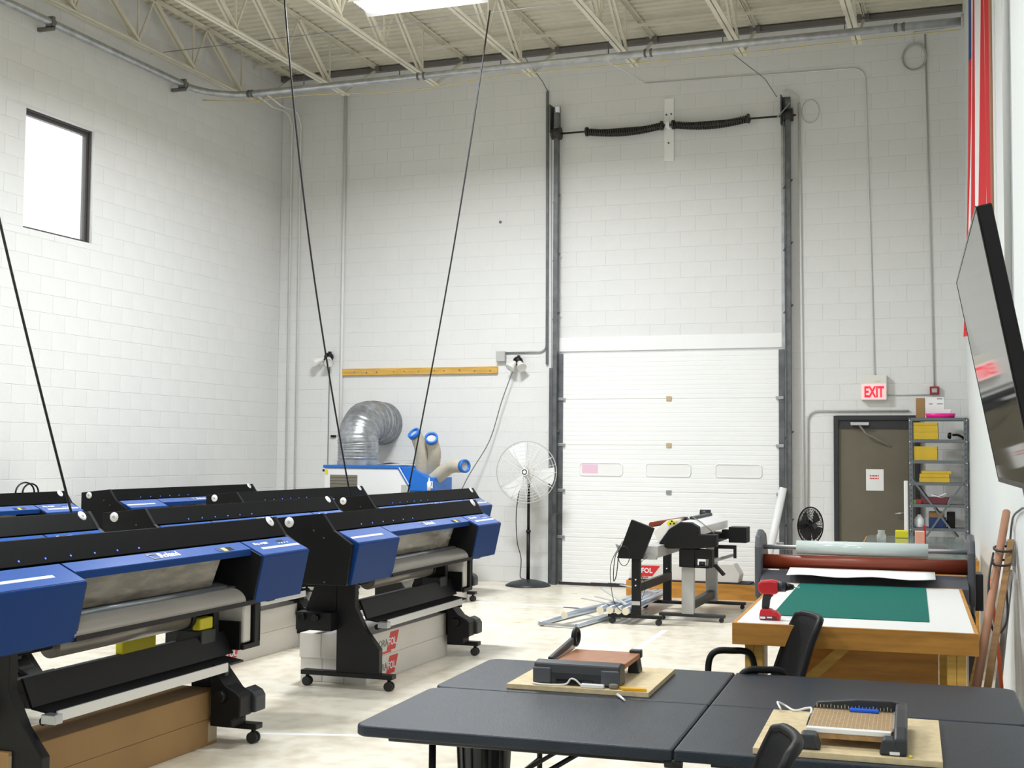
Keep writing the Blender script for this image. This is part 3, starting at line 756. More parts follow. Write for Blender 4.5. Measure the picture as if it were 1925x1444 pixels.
carton(-4.62, -4.32, 4.93, 6.72, 0.156, 0.318, 'box_brown', 'long brown cardboard carton stacked on top under the lower left printer', g, tape=True)
nm = ['front', 'middle', 'rear']
for k in range(3):
    x1 = -4.335 - 0.187 * k
    carton(x1 - 0.184, x1, 8.72, 10.28, 0.0, 0.180, 'box_white', 'long white carton on the floor under the printer nearest the tables, %s one' % nm[k], 'white cartons under the printer nearest the tables', logo=9.08 if k == 0 else None)
    carton(x1 - 0.184, x1, 8.70, 10.25, 0.181, 0.365, 'box_white', 'long white carton in the upper layer under the printer nearest the tables, %s one' % nm[k], 'white cartons under the printer nearest the tables', logo=9.09 if k == 0 else None)
for k in range(2):
    carton(-5.94, -5.755, 8.72, 10.30, 0.196 * k, 0.195 + 0.196 * k, 'box_white', 'long white carton under the second column printer, %s of the pair' % ('lower', 'upper')[k], 'white cartons under the second column printer', logo=9.04)
    carton(-5.86, -5.67, 12.5, 14.04, 0.191 * k, 0.19 + 0.191 * k, 'box_white', 'long white carton under the printer nearest the overhead door, %s of the pair' % ('lower', 'upper')[k], 'white cartons under the printer nearest the overhead door')
# ---- small things on the printers
PM = PRM[(1, 2)]
p0 = PM @ Vector((-HX + 1.82, V(-0.30), 1.305))
bt = thing('squeeze_bottle', 'small white squeeze bottle standing on a black printer lid', 'bottle', p0)
MB().lathe([(0.0, 0.0), (0.022, 0.0), (0.024, 0.004), (0.024, 0.09), (0.014, 0.108), (0.0, 0.11)], 16, p0).build('bottle_body', 'bottle_white', bt, F=W)
MB().lathe([(0.010, 0.108), (0.010, 0.118), (0.003, 0.15), (0.0, 0.151)], 12, p0).build('nozzle', 'bottle_white', bt, F=W)
PM = PRM[(3, 1)]
lp = MB()
for k, (cx_, r) in enumerate(((HX - 0.42, 0.14), (HX - 0.30, 0.12))):
    lp.tube([PM @ Vector((cx_ + r * math.cos(t), V(-0.40) + 0.03 * k, 1.290 + 0.01 + 0.75 * r * math.sin(t))) for t in [PI * q / 14 for q in range(15)]], 0.009, 8)
single('cable_loop', lp, 'cord_black', 'loop of black cable lying on the lid of the printer by the left wall', 'cable')
# yellow tools left on the lower left printer's feeder rail
PM = PRM[(0, 0)]
for (xa, xb, va, vb, z0, z1, lab) in ((0.38, 0.72, -0.635, -0.585, 0.541, 0.645, 'flat yellow tool case leaning behind the lower left printer panel'), (0.61, 0.75, -0.262, -0.205, 0.6725, 0.745, 'small yellow tape measure at the end of the lower left media roll')):
    mb = MB().box(xa, xb, V(vb), V(va), z0, z1)
    mb.v = [PM @ p for p in mb.v]
    single('yellow_tool', mb, 'yellow', lab, 'tool', bevel=0.008)
# ---- power cords hanging from the roof to the printers
for (a, b, bow, lab) in (
    ((-6.25, 5.78, 6.66), (-6.20, 7.72, 1.13), (0.0, 0.10, 0.0), 'black power cord hanging to the printer at the left edge'),
    ((-6.36, 10.70, 6.66), (-6.33, 12.30, 1.26), (0.03, 0.13, 0.0), 'black power cord hanging in front of the silver duct'),
    ((-5.05, 13.00, 6.66), (-6.28, 13.65, 1.26), (-0.06, 0.0, -0.06), 'black power cord hanging in front of the air conditioner nozzles')):
    a = Vector(a); b = Vector(b)
    pts = [a.lerp(b, t / 24) + Vector(bow) * math.sin(PI * t / 24) * -1 for t in range(25)]
    single('ceiling_cable', MB().tube(pts, 0.0095, 8), 'cord_black', lab, 'cord', group='power cords from the roof')
# ================================================================ LAMPS, PIPES, BACK WALL
lab_l = ['long fluorescent high bay lamp glaring at the top of the picture', 'high bay lamp added out of view for fill, over the second printer column', 'high bay lamp added out of view for fill, over the black tables', 'high bay lamp added for fill behind the camera on the left', 'high bay lamp added for fill behind the camera on the right']
for i, (lx, ly, pw) in enumerate(LAMPS):
    t = thing('high_bay_lamp', lab_l[i], 'lamp', (lx, ly, LAMP_Z - 0.06), group='fluorescent high bay lamps')
    MB().prism([(-0.17, 0.0), (-0.24, -0.055), (-0.235, -0.06), (-0.165, -0.012), (0.165, -0.012), (0.235, -0.06), (0.24, -0.055), (0.17, 0.0), (0.14, 0.05), (-0.14, 0.05)], 'x', -0.70, 0.70).build('housing', 'white_plastic', t, F=Matrix.Translation((lx, ly, LAMP_Z)))
    for k in range(6):
        yy = -0.15 + 0.06 * k
        MB().cyl((-0.66, yy, -0.030), (0.66, yy, -0.030), 0.013, n=10).build('tube', 'tube_glow', t, F=Matrix.Translation((lx, ly, LAMP_Z)))
    hg = MB()
    for sx in (-0.55, 0.55): hg.cyl((sx, 0, 0.05), (sx, 0, JZ0 - LAMP_Z + 0.3), 0.006, n=6)
    hg.build('hanger', 'galv_dull', t, F=Matrix.Translation((lx, ly, LAMP_Z)))

# galvanised pipe round the left wall and across under the joists
pz = 6.42
t = thing('galvanised_pipe', 'galvanised pipe bending from the left wall across the room under the joists', 'pipe', (-5, 14.3, pz))
PX = XL + 0.16
pts = [(PX, YF + 0.5, pz), (PX, 9.0, pz), (PX, 13.75, pz)] + [(PX + 0.55 - 0.55 * math.cos(a), 13.75 + 0.62 * math.sin(a), pz + 0.02 * math.sin(a)) for a in [PI / 2 * k / 10 for k in range(1, 11)]] + [(-7, 14.36, pz + 0.02), (-3, 14.36, pz + 0.02), (-0.11, 14.36, pz + 0.02)]
MB().tube(pts, 0.042, 16).build('pipe_run', 'galv', t, F=W)
cps = MB()
for (x, y_, ax) in ((PX, 13.70, 1), (-8.92, 14.36, 0), (-8.97, 14.36, 0), (-6.53, 14.36, 0), (-6.45, 14.36, 0), (-3.62, 14.36, 0), (-3.55, 14.36, 0), (-0.72, 14.36, 0), (-0.80, 14.36, 0), (PX, 11.2, 1)):
    d = Vector((0, 1, 0)) if ax else Vector((1, 0, 0)); c = Vector((x, y_, pz + (0 if ax else 0.02)))
    MB().cyl(c - d * 0.012, c + d * 0.012, 0.049, n=16).build('coupling', 'dark_angle', t, F=W)
for (y_) in (11.15, 13.62):
    MB().box(XL - 0.001, PX + 0.05, y_, y_ + 0.04, pz - 0.09, pz - 0.05).box(PX - 0.05, PX + 0.05, y_, y_ + 0.04, pz - 0.06, pz + 0.06).build('wall_strap', 'dark_angle', t, F=W)
hg = MB()
for x in jx[1:7]: hg.cyl((x - 0.05, 14.36, pz + 0.06), (x - 0.05, 14.36, JZ0 + 0.01), 0.007, n=6)
hg.build('hanger_rods', 'galv_dull', t, F=W)
MB().cyl((-0.13, 14.36, pz + 0.02), (-0.10, 14.36, pz + 0.02), 0.075, n=18).build('wall_flange', 'gray_paint', t, F=W)
ys = MB().tube(bez([(XL + 0.02, 14.30, 6.40), (-8.9, 14.34, 6.335), (-8.1, 14.34, 6.34), (-6.7, 14.34, 6.27), (-5.39, 14.34, 6.335), (-3.97, 14.34, 6.33), (-2.66, 14.34, 6.32), (-1.35, 14.34, 6.33), (-0.12, 14.34, 6.34)], 6), 0.006, 6)
single('yellow_wire', ys, 'wire_yellow', 'thin yellow wire strung just below the galvanised pipe', 'wire')

yb = YB - 0.003
def conduit(pts, r, m, label, cat='conduit', group=None, n=8):
    return single('conduit', MB().tube(pts, r, n), m, label, cat, group)
conduit([(-9.20, 14.9, 6.60)] + bez([(-9.35, 15.6, 6.62), (-9.47, 16.2, 6.70), (-9.48, 16.375, 6.55)], 6) + [(-9.48, 16.375, 0.0)], 0.013, 'block_paint', 'white painted conduit in the left corner, nearer the corner')
conduit([(-9.05, 14.9, 6.60)] + bez([(-9.2, 15.6, 6.62), (-9.32, 16.2, 6.70), (-9.33, 16.375, 6.55)], 6) + [(-9.33, 16.375, 0.0)], 0.013, 'block_paint', 'white painted conduit in the left corner, farther from the corner')
conduit([(-8.60, YB - 0.03, 6.95), (-8.60, YB - 0.03, 0.0)], 0.022, 'block_paint', 'white painted pipe standing left of the wooden board')
conduit([(-8.66, YB - 0.03, 6.96), (-8.61, 15.5, 6.97), (-8.5, 14.6, 6.9)], 0.02, 'joist_cream', 'cream stub pipe joining the white pipe to the joists')
conduit([(-5.50, YB - 0.02, 6.72), (-5.50, YB - 0.02, 3.22)] + [(-5.60 + 0.10 * math.cos(a), YB - 0.02, 3.22 - 0.10 * math.sin(a)) for a in [PI / 2 * k / 6 for k in range(1, 7)]] + [(-6.10, YB - 0.02, 3.12)], 0.012, 'galv', 'grey conduit beside the left door track leading to the junction box')
conduit([(-5.62, 15.2, 7.1), (-5.52, 16.2, 6.80), (-5.50, YB - 0.02, 6.70)], 0.006, 'cord_gray', 'thin grey cable from the joists to the conduit by the left track', 'cable')
single('junction_box', MB().box(-6.21, -6.08, YB - 0.075, YB - 0.002, 3.0, 3.14), 'gray_paint', 'small grey junction box at the right end above the wooden board', 'junction box', bevel=0.006)
conduit([(-4.42, 15.3, 6.75), (-4.12, YB - 0.012, 6.69), (-1.45, YB - 0.012, 6.635)] + [(-1.45 + 0.16 * math.sin(a), YB - 0.012, 6.635 - 0.16 * (1 - math.cos(a))) for a in [PI / 2 * k / 6 for k in range(1, 7)]] + [(-1.29, YB - 0.012, 6.4), (-1.205, YB - 0.012, 2.72)], 0.009, 'block_paint', 'thin white conduit running over the overhead door and down to the exit sign')
conduit([(-0.57, YB - 0.012, 7.0), (-0.50, YB - 0.012, 2.60)], 0.010, 'gray_paint', 'thin conduit dropping to the red alarm box')
conduit([(-2.11, YB - 0.02, 6.25), (-2.07, YB - 0.02, 0.3)], 0.014, 'block_paint', 'white painted conduit just right of the right door track')
conduit([(-2.35, YB - 0.05, 6.42), (-2.2, YB - 0.02, 6.40), (-2.12, YB - 0.02, 6.33), (-2.11, YB - 0.02, 6.2)], 0.008, 'block_paint', 'short bent white conduit at the top of the right door track')
conduit([(-0.80, YB - 0.018, 2.305), (-1.90, YB - 0.018, 2.305)] + [(-1.90 - 0.12 * math.sin(a), YB - 0.018, 2.185 + 0.12 * math.cos(a)) for a in [PI / 2 * k / 6 for k in range(1, 7)]] + [(-2.03, YB - 0.018, 0.3)], 0.012, 'gray_paint', 'grey conduit bending over the exit door frame')
conduit([(-1.05, YB - 0.012, 2.50), (-0.55, YB - 0.012, 2.50)], 0.006, 'gray_paint', 'short thin conduit right of the exit sign')
conduit([(-2.75, 15.2, 6.6), (-2.5, 16.1, 6.52), (-2.38, YB - 0.1, 6.33)], 0.005, 'cord_gray', 'thin dark cable from the joists to the right door track', 'cable')
# wire coil and loop near the right track
cl_ = MB()
for k in range(3): cl_.tube([(-0.70 + (0.13 + 0.008 * k) * math.cos(a), YB - 0.02 - 0.006 * k, 6.70 + (0.15 + 0.008 * k) * math.sin(a)) for a in [2 * PI * q / 28 for q in range(28)]], 0.006, 6, closed=True)
cl_.tube([(-0.70, YB - 0.02, 6.85), (-0.70, YB - 0.02, 7.02), (-0.1, YB - 0.03, 7.04)], 0.005, 6)
single('wire_coil', cl_, 'gray_paint', 'coil of wire hanging high in the right corner', 'wire')
single('wire_loop', MB().tube([(-1.97 + 0.11 * math.cos(a), YB - 0.015, 6.13 + 0.15 * math.sin(a)) for a in [2 * PI * q / 24 for q in range(24)]], 0.004, 6, closed=True), 'gray_paint', 'single loop of thin wire at the right end of the spring shaft', 'wire')
single('wall_anchor', MB().cyl((-6.185, YB - 0.02, 4.94), (-6.185, YB + 0.0, 4.94), 0.018, n=8), 'dark_angle', 'small dark anchor bolt left in the back wall', 'bolt')
# wooden board
bd = thing('wall_board', 'long yellow pine board fixed across the back wall', 'board', (-7.4, YB - 0.02, 2.84))
MB().box(-8.60, -6.20, YB - 0.042, YB - 0.002, 2.84, 2.935).build('plank', 'pine', bd, F=W, bevel=0.004)
for k in range(11):
    x = -8.4 + 0.205 * k + random.uniform(-0.05, 0.05)
    MB().cyl((x, YB - 0.042, 2.885 + random.uniform(-0.02, 0.02)), (x, YB - 0.047, 2.885), 0.009, n=8).build('knot', 'vent_dark', bd, F=W)

# twin spot lamps
def spot_heads(x, z, label, heads):
    t = thing('twin_spot_lamp', label, 'spot lamp', (x, YB - 0.15, z - 0.12))
    MB().lathe([(0.0, 0.05), (0.045, 0.05), (0.062, 0.03), (0.062, -0.03), (0.0, -0.04)], 18, (x, YB - 0.06, z + 0.02), (0, -1, 0)).box(x - 0.012, x + 0.012, YB - 0.06, YB - 0.002, z - 0.02, z + 0.1).build('junction_cover', 'black_plastic', t, F=W)
    for (dx, dy, dz) in heads:
        p = Vector((x + dx * 0.12, YB - 0.14, z - 0.04)); d = Vector((dx, dy, dz)).normalized()
        hd = MB().cyl((x, YB - 0.08, z), p, 0.012, n=8).build('arm', 'black_plastic', t, F=W)
        MB().lathe([(0.012, -0.07), (0.030, -0.06), (0.040, -0.02), (0.066, 0.05), (0.068, 0.06)], 18, p, d).build('lamp_head', 'warm_white', t, F=W)
        MB().lathe([(0.0, 0.045), (0.04, 0.05), (0.065, 0.056)], 18, p, d).build('lens', 'pane_white', t, F=W)
spot_heads(-8.79, 3.09, 'twin white spot lamp on the wall at the left end of the board', [(0.35, -0.7, -0.6), (-0.95, -0.35, -0.45)])
spot_heads(-5.89, 2.98, 'twin white spot lamp on the wall at the right end of the board', [(-0.45, -0.6, -0.8), (0.55, -0.6, -0.7)])
conduit([(-8.79, YB - 0.03, 3.04), (-8.80, YB - 0.02, 2.2), (-8.79, YB - 0.04, 1.60), (-8.6, 16.1, 0.9)], 0.006, 'cord_gray', 'grey cord hanging from the left spot lamp', 'cord')
conduit(bez([(-5.93, YB - 0.10, 2.92), (-6.10, YB - 0.12, 2.45), (-6.28, YB - 0.12, 1.9), (-6.55, 16.1, 1.35), (-6.8, 15.9, 0.6)], 8), 0.007, 'cord_gray', 'grey cord slanting down from the right spot lamp to the air conditioner', 'cord')
single('wall_clip', MB().box(-8.76, -8.68, YB - 0.03, YB - 0.002, 1.955, 1.985), 'black_plastic', 'small black clip on the wall left of the silver duct', 'clip', bevel=0.003)

# ---- portable air conditioner with flexible duct
ac = thing('portable_air_conditioner', 'white and blue portable air conditioner with three beige nozzles', 'air conditioner', (-7.6, 15.6, 0))
MB().prism([(-8.26, 0.10), (-8.26, 1.53), (-7.17, 1.53), (-7.02, 1.30), (-7.02, 0.10)], 'y', 15.28, 15.92).build('cabinet', 'ac_white', ac, F=W, bevel=0.01)
MB().box(-8.275, -7.17, 15.265, 15.935, 1.53, 1.57).prism([(-7.17, 1.57), (-7.17, 1.53), (-7.02, 1.30), (-6.99, 1.32)], 'y', 15.265, 15.935).build('top_cover', 'ac_blue', ac, F=W, bevel=0.006)
MB().prism([(-7.155, 1.545), (-7.145, 1.55), (-7.0, 1.325), (-7.01, 1.32)], 'y', 15.258, 15.268).build('trim_stripe', 'stripe_white', ac, F=W)
MB().prism([(-7.16, 1.56), (-7.0, 1.56), (-6.74, 1.42), (-6.66, 1.42), (-6.66, 1.24), (-7.02, 1.24), (-7.02, 1.33)], 'y', 15.30, 15.90).build('nozzle_box', 'ac_blue', ac, F=W, bevel=0.01)
MB().box(-7.02, -6.70, 15.32, 15.90, 0.14, 1.235).build('lower_front', 'gray_paint', ac, F=W, bevel=0.01)
vn = MB().box(-8.17, -7.765, 15.272, 15.28, 1.05, 1.44).build('intake_grille', 'vent_dark', ac, F=W)
for k in range(9): MB().box(-8.16, -7.775, 15.266, 15.272, 1.07 + 0.042 * k, 1.085 + 0.042 * k).build('louvre', 'vent_dark', vn, F=W)
MB().box(-7.12, -7.035, 15.272, 15.28, 1.18, 1.32).build('control_panel', 'gray_paint', ac, F=W)
MB().box(-6.74, -6.68, 15.292, 15.30, 1.28, 1.37).build('switch_plate', 'white_paper', ac, F=W)
MB().box(-6.735, -6.69, 15.289, 15.293, 1.315, 1.36).build('switch', 'tool_red', ac, F=W)
MB().box(-8.30, -8.26, 15.30, 15.36, 1.48, 1.51).build('corner_latch', 'black_plastic', ac, F=W)
MB().box(-8.245, -8.205, 15.277, 15.28, 1.44, 1.51).build('warning_label', 'yellow', ac, F=W)
MB().box(-8.24, -7.04, 15.30, 15.90, 0.06, 0.10).build('base_frame', 'black_metal', ac, F=W)
for x in (-8.1, -7.2):
    for y_ in (15.38, 15.82): MB().cyl((x - 0.02, y_, 0.03), (x + 0.02, y_, 0.03), 0.03, n=14).build('caster', 'rubber', ac, F=W)
def hose(pts, r, name, material, ring, parent, F=W, amp=0.006, n=22, per=None):
    path = bez(pts, 10); rr = []
    for i in range(len(path)):
        base = r if not isinstance(r, tuple) else r[0] + (r[1] - r[0]) * i / (len(path) - 1)
        rr.append(base + (amp if i % 2 else 0))
    return MB().tube(path, rr, n, cap=False).build(name, material, parent, F=F)
for (tip, mid, base, tdir) in (((-6.915, 15.22, 1.985), (-6.86, 15.34, 1.75), (-6.90, 15.45, 1.45), (-0.35, -0.65, 0.7)), ((-6.685, 15.25, 1.925), (-6.70, 15.38, 1.72), (-6.83, 15.55, 1.42), (0.25, -0.8, 0.55)), ((-6.225, 15.25, 1.575), (-6.48, 15.40, 1.56), (-6.76, 15.50, 1.40), (0.85, -0.45, 0.05))):
    tip = Vector(tip); d = Vector(tdir).normalized()
    h = hose([base, mid, tip - d * 0.06, tip], (0.095, 0.072), 'nozzle_hose', 'hose_beige', 0, ac, amp=0.004)
    MB().lathe([(0.062, -0.02), (0.086, -0.02), (0.088, 0.03), (0.074, 0.036), (0.062, 0.03), (0.060, -0.02)], 22, tip, d).build('nozzle_ring', 'ac_blue', h, F=W)
    MB().lathe([(0.0, 0.0), (0.062, 0.004)], 20, tip, d).build('nozzle_grille', 'gray_paint', h, F=W)
du = thing('flexible_duct', 'fat silver flexible duct curving from the air conditioner into the wall', 'duct', (-7.75, 15.62, 1.571))
path = bez([(-7.93, 15.62, 1.575), (-7.93, 15.62, 1.80), (-7.94, 15.64, 1.98), (-7.93, 15.80, 2.13), (-7.92, 16.04, 2.165), (-7.93, 16.22, 2.15), (-7.93, 16.39, 2.15)], 14)
MB().tube(path, [0.275 + 0.010 * math.sin(i * 2.6) + random.uniform(-0.004, 0.004) + (0.015 if i > 40 else 0) for i in range(len(path))], 40, cap=False).build('duct_hose', 'foil', du, F=W)
MB().lathe([(0.285, 0.0), (0.285, 0.05)], 32, (-7.93, 15.62, 1.572), (0, 0, 1)).build('base_collar', 'galv', du, F=W)
single('crumpled_film', MB().grid([[Vector((-7.52 + 0.11 * i + random.uniform(-0.02, 0.02), 15.34 + 0.10 * j, 1.5725 + (0.012 if 0 < i < 5 else 0.0) + random.uniform(0, 0.03))) for i in range(6)] for j in range(4)]), 'clear_film', 'crumpled plastic film lying on top of the air conditioner', 'film')

# ---- white pedestal fan
fx, fy = -5.61, 16.02
fan = thing('pedestal_fan', 'tall pedestal fan with white wire cage on a black pole', 'fan', (fx, fy, 0))
MB().lathe([(0.30, 0.0), (0.30, 0.012), (0.24, 0.045), (0.12, 0.075), (0.05, 0.085), (0.0, 0.086)], 40, (fx, fy, 0)).build('base', 'charcoal', fan, F=W)
MB().cyl((fx, fy, 0.08), (fx, fy, 0.72), 0.024, n=16).cyl((fx, fy, 0.70), (fx, fy, 0.73), 0.032, n=16).cyl((fx, fy, 0.72), (fx, fy, 1.40), 0.019, n=16).build('pole', 'black_metal', fan, F=W)
fd = Vector((0.10, -1, 0.02)).normalized(); fc = Vector((fx + 0.02, fy - 0.15, 1.50))
MB().cyl(fc - fd * 0.02, fc - fd * 0.22, 0.085, 0.07, 20).box(fx - 0.02, fx + 0.02, fy - 0.03, fy + 0.03, 1.34, 1.50).build('motor', 'warm_white', fan, F=W)
bx, by, _ = basis(fd)
FR = 0.405
for sgn, nm_ in ((1, 'front_guard'), (-1, 'rear_guard')):
    g_ = MB()
    for k in range(10):
        r = FR * (0.16 + 0.84 * k / 9); dep = 0.10 * (1 - (r / FR) ** 2.2) * sgn
        g_.tube([fc + fd * dep + bx * (r * math.cos(a)) + by * (r * math.sin(a)) for a in [2 * PI * q / 48 for q in range(48)]], 0.0060 if k == 9 else 0.0016, 5, closed=True)
    for k in range(24):
        a = 2 * PI * k / 24; u_ = bx * math.cos(a) + by * math.sin(a)
        g_.tube([fc + fd * (0.10 * (1 - (q / 6) ** 2.2) * sgn) + u_ * (FR * q / 6) for q in range(1, 7)], 0.0036 if k % 2 == 0 else 0.0014, 5)
    g_.build(nm_, 'white_plastic', fan, F=W)
bl = MB()
for k in range(3):
    a0 = 2 * PI * k / 3 + 0.5; rows = []
    for i in range(7):
        r = 0.06 + (FR - 0.085) * i / 6; rows.append([fc + (bx * math.cos(a0 + w_) + by * math.sin(a0 + w_)) * r + fd * (0.035 * (w_ - 0.4)) for w_ in [(0.1 + 0.62 * q / 5) for q in range(6)]])
    MB().grid(rows).build('blade', 'white_plastic', fan, F=W)
MB().cyl(fc + fd * 0.02, fc + fd * 0.10, 0.05, 0.045, 20).build('hub', 'gray_paint', fan, F=W)
MB().cyl(fc + fd * 0.10, fc + fd * 0.112, 0.05, n=24).build('hub_badge', 'white_plastic', fan, F=W)
MB().tube([fc + fd * 0.114 + bx * (0.03 * math.cos(a)) + by * (0.03 * math.sin(a)) for a in [2 * PI * q / 20 for q in range(20)]], 0.006, 6, closed=True).build('badge_ring', 'black_plastic', fan, F=W)
MB().tube(bez([(fx - 0.06, fy - 0.1, 1.45), (fx - 0.17, fy, 1.0), (fx - 0.16, fy, 0.6), (fx - 0.10, fy, 0.35), (fx - 0.11, fy, 0.12), (fx - 0.05, fy, 0.085)], 8), 0.006, 6).build('fan_cord', 'cord_black', fan, F=W)

# ---- exit sign, alarm, boxes
ex = thing('exit_sign', 'lit white exit sign with red letters above the olive door', 'exit sign', (-1.21, YB - 0.06, 2.435))
MB().box(-1.365, -1.055, YB - 0.10, YB - 0.002, 2.435, 2.745).build('sign_case', 'warm_white', ex, F=W, bevel=0.008)
MB().box(-1.355, -1.065, YB - 0.104, YB - 0.10, 2.445, 2.635).build('sign_face', 'exit_pink', ex, F=W)
lettering('EXIT', 0.185, 'exit_red', ex, (1, 0, 0), (0, 0, 1), (-1.325, YB - 0.106, 2.475), F=W, bold=0.006, squeeze=0.62, extrude=0.002)
MB().box(-1.20, -1.14, YB - 0.104, YB - 0.10, 2.66, 2.68).build('test_label', 'end_cream', ex, F=W)
al = thing('alarm_box', 'small red fire alarm box above the shelving', 'alarm', (-0.50, YB - 0.03, 2.50))
MB().box(-0.555, -0.445, YB - 0.06, YB - 0.002, 2.50, 2.60).build('alarm_case', 'alarm_red', al, F=W, bevel=0.006)
MB().box(-0.53, -0.47, YB - 0.064, YB - 0.06, 2.525, 2.575).build('alarm_lens', 'gray_paint', al, F=W)
# ================================================================ FLOOR TAPE, MACHINES BY THE OVERHEAD DOOR
single('floor_tape', MB().box(-6.4, -3.55, 14.02, 14.075, 0.0, 0.0012), 'floor_tape', 'white floor tape line crossing in front of the pedestal fan', 'tape')
single('floor_tape', MB().prism([(-2.98, 12.55), (-2.92, 12.55), (-2.80, 9.3), (-2.86, 9.3)], 'z', 0.0, 0.0012), 'floor_tape', 'white floor tape line running towards the black tables', 'tape')
single('floor_tape', MB().prism([(-4.2, 6.98), (-4.2, 7.03), (-2.4, 7.58), (-2.4, 7.53)], 'z', 0.0, 0.0012), 'floor_tape', 'white floor tape line beside the lower left printer', 'tape')

# ---- black stand with tilted panel
m1 = thing('roll_stand', 'black steel stand with tilted black panel and hanging cables', 'machine stand', (-3.31, 13.55, 0))
for (y_, h) in ((12.87, 0.70), (14.26, 0.68)):
    lg = MB().box(-3.37, -3.28, y_ - 0.03, y_ + 0.03, 0.10, h).build('leg', 'black_metal', m1, F=W, bevel=0.004)
    bo = MB()
    for z in (0.40, 0.46): bo.cyl((-3.325, y_ - 0.03, z), (-3.325, y_ - 0.036, z), 0.008, n=8)
    bo.build('bolts', 'stripe_white', lg, F=W)
    MB().box(-3.62, -3.05, y_ - 0.03, y_ + 0.03, 0.065, 0.10).build('foot', 'black_metal', m1, F=W, bevel=0.006)
    for x in (-3.58, -3.09): MB().cyl((x, y_ - 0.02, 0.032), (x, y_ + 0.02, 0.032), 0.032, n=14).build('caster', 'rubber', m1, F=W)
MB().beam((-3.325, 12.90, 0.37), (-3.285, 14.23, 0.38), 0.04, 0.085).build('brace', 'black_metal', m1, F=W)
MB().box(-3.37, -3.28, 12.838, 12.842, 0.20, 0.24).build('silver_tape', 'alu', m1, F=W)
MB().box(-3.28, -3.12, 12.95, 14.25, 0.68, 0.80).build('bed', 'gray_paint', m1, F=W, bevel=0.004)
MB().prism([(-3.56, 0.815), (-3.40, 0.76), (-3.12, 0.70), (-3.12, 0.665), (-3.50, 0.665)], 'y', 12.90, 12.93).build('end_plate', 'alu', m1, F=W)
MB().prism([(-3.364, 1.075), (-3.128, 0.992), (-3.25, 0.676), (-3.517, 0.674)], 'y', 12.80, 12.86).build('tilted_panel', 'black_plastic', m1, F=W, bevel=0.006)
cbm = MB()
cbm.tube(bez([(-3.44, 12.83, 0.80), (-3.53, 12.80, 0.70), (-3.55, 12.80, 0.45), (-3.52, 12.80, 0.50), (-3.50, 12.80, 0.68)], 8), 0.005, 6)
cbm.tube(bez([(-3.46, 12.83, 0.85), (-3.58, 12.80, 0.60), (-3.55, 12.80, 0.25), (-3.45, 12.80, 0.13), (-3.38, 12.82, 0.13)], 8), 0.004, 6)
cbm.tube([(-3.44 + 0.06 * math.cos(a), 12.80, 0.70 + 0.10 * math.sin(a)) for a in [2 * PI * q / 20 for q in range(20)]], 0.004, 6, closed=True)
cbm.tube(bez([(-3.20, 12.83, 0.70), (-3.28, 12.80, 0.60), (-3.22, 12.82, 0.40), (-3.25, 12.82, 0.28)], 6), 0.003, 6)
cbm.build('cables', 'cord_black', m1, F=W)

# ---- cutting plotter on pale legs
m2 = thing('cutting_plotter', 'cutting plotter with black end cap and white cover on pale grey legs', 'plotter', (-2.9, 14.0, 0))
MB().prism([(-3.18, 0.807), (-3.073, 0.958), (-2.951, 1.037), (-2.837, 1.035), (-2.761, 0.991), (-2.757, 0.915), (-2.568, 0.917), (-2.568, 0.79), (-2.80, 0.765), (-3.087, 0.757)], 'y', 13.24, 13.36).build('end_cap', 'black_plastic', m2, F=W, bevel=0.008)
MB().prism([(-3.06, 0.93), (-2.95, 1.045), (-2.86, 1.045), (-2.745, 0.99), (-2.745, 0.905), (-3.06, 0.86)], 'y', 13.36, 14.83).build('cover', 'ac_white', m2, F=W, bevel=0.006)
MB().prism([(-2.95, 1.046), (-2.90, 1.046), (-2.90, 1.075), (-2.95, 1.075)], 'y', 13.7, 14.7).build('cover_rail', 'charcoal', m2, F=W)
wd = MB().prism([(-3.25, 0.93), (-3.10, 1.05), (-2.95, 1.075), (-2.95, 1.04), (-3.075, 0.96), (-3.185, 0.81)], 'y', 13.27, 13.34).build('front_guide', 'warm_white', m2, F=W, bevel=0.004)
MB().prism([(-3.09, 1.0), (-3.01, 1.02), (-2.99, 1.05), (-3.07, 1.055), (-3.10, 1.03)], 'y', 13.262, 13.27).build('warning_label', 'yellow', wd, F=W)
for (x, z) in ((-3.045, 1.045), (-3.06, 1.018), (-3.022, 1.022)): MB().cyl((x, 13.262, z), (x, 13.259, z), 0.010, n=10).build('label_dot', 'black_plastic', wd, F=W)
MB().cyl((-3.30, 13.40, 0.995), (-3.24, 14.75, 0.995), 0.028, n=18).build('red_roller', 'rust_roller', m2, F=W)
MB().cyl((-3.05, 14.75, 1.07), (-2.93, 14.75, 1.07), 0.04, n=16).build('far_knob', 'charcoal', m2, F=W)
MB().prism([(-3.30, 0.96), (-3.22, 1.02), (-3.15, 0.95), (-3.15, 0.82), (-3.22, 0.84)], 'y', 14.70, 14.82).build('far_guide', 'black_plastic', m2, F=W)
MB().box(-3.16, -2.75, 13.36, 14.80, 0.77, 0.86).build('chassis', 'black_metal', m2, F=W)
MB().box(-2.66, -2.46, 14.42, 14.66, 0.76, 0.935).build('far_end_box', 'black_plastic', m2, F=W, bevel=0.006)
MB().box(-2.745, -2.66, 14.46, 14.62, 0.80, 0.90).build('box_bracket', 'black_metal', m2, F=W)
mo = MB().box(-2.968, -2.80, 13.26, 13.40, 0.57, 0.755).box(-2.80, -2.62, 13.26, 13.40, 0.66, 0.755).box(-2.655, -2.62, 13.26, 13.40, 0.57, 0.66).box(-2.80, -2.655, 13.26, 13.40, 0.57, 0.585)
mo.build('feed_unit', 'black_plastic', m2, F=W, bevel=0.005)
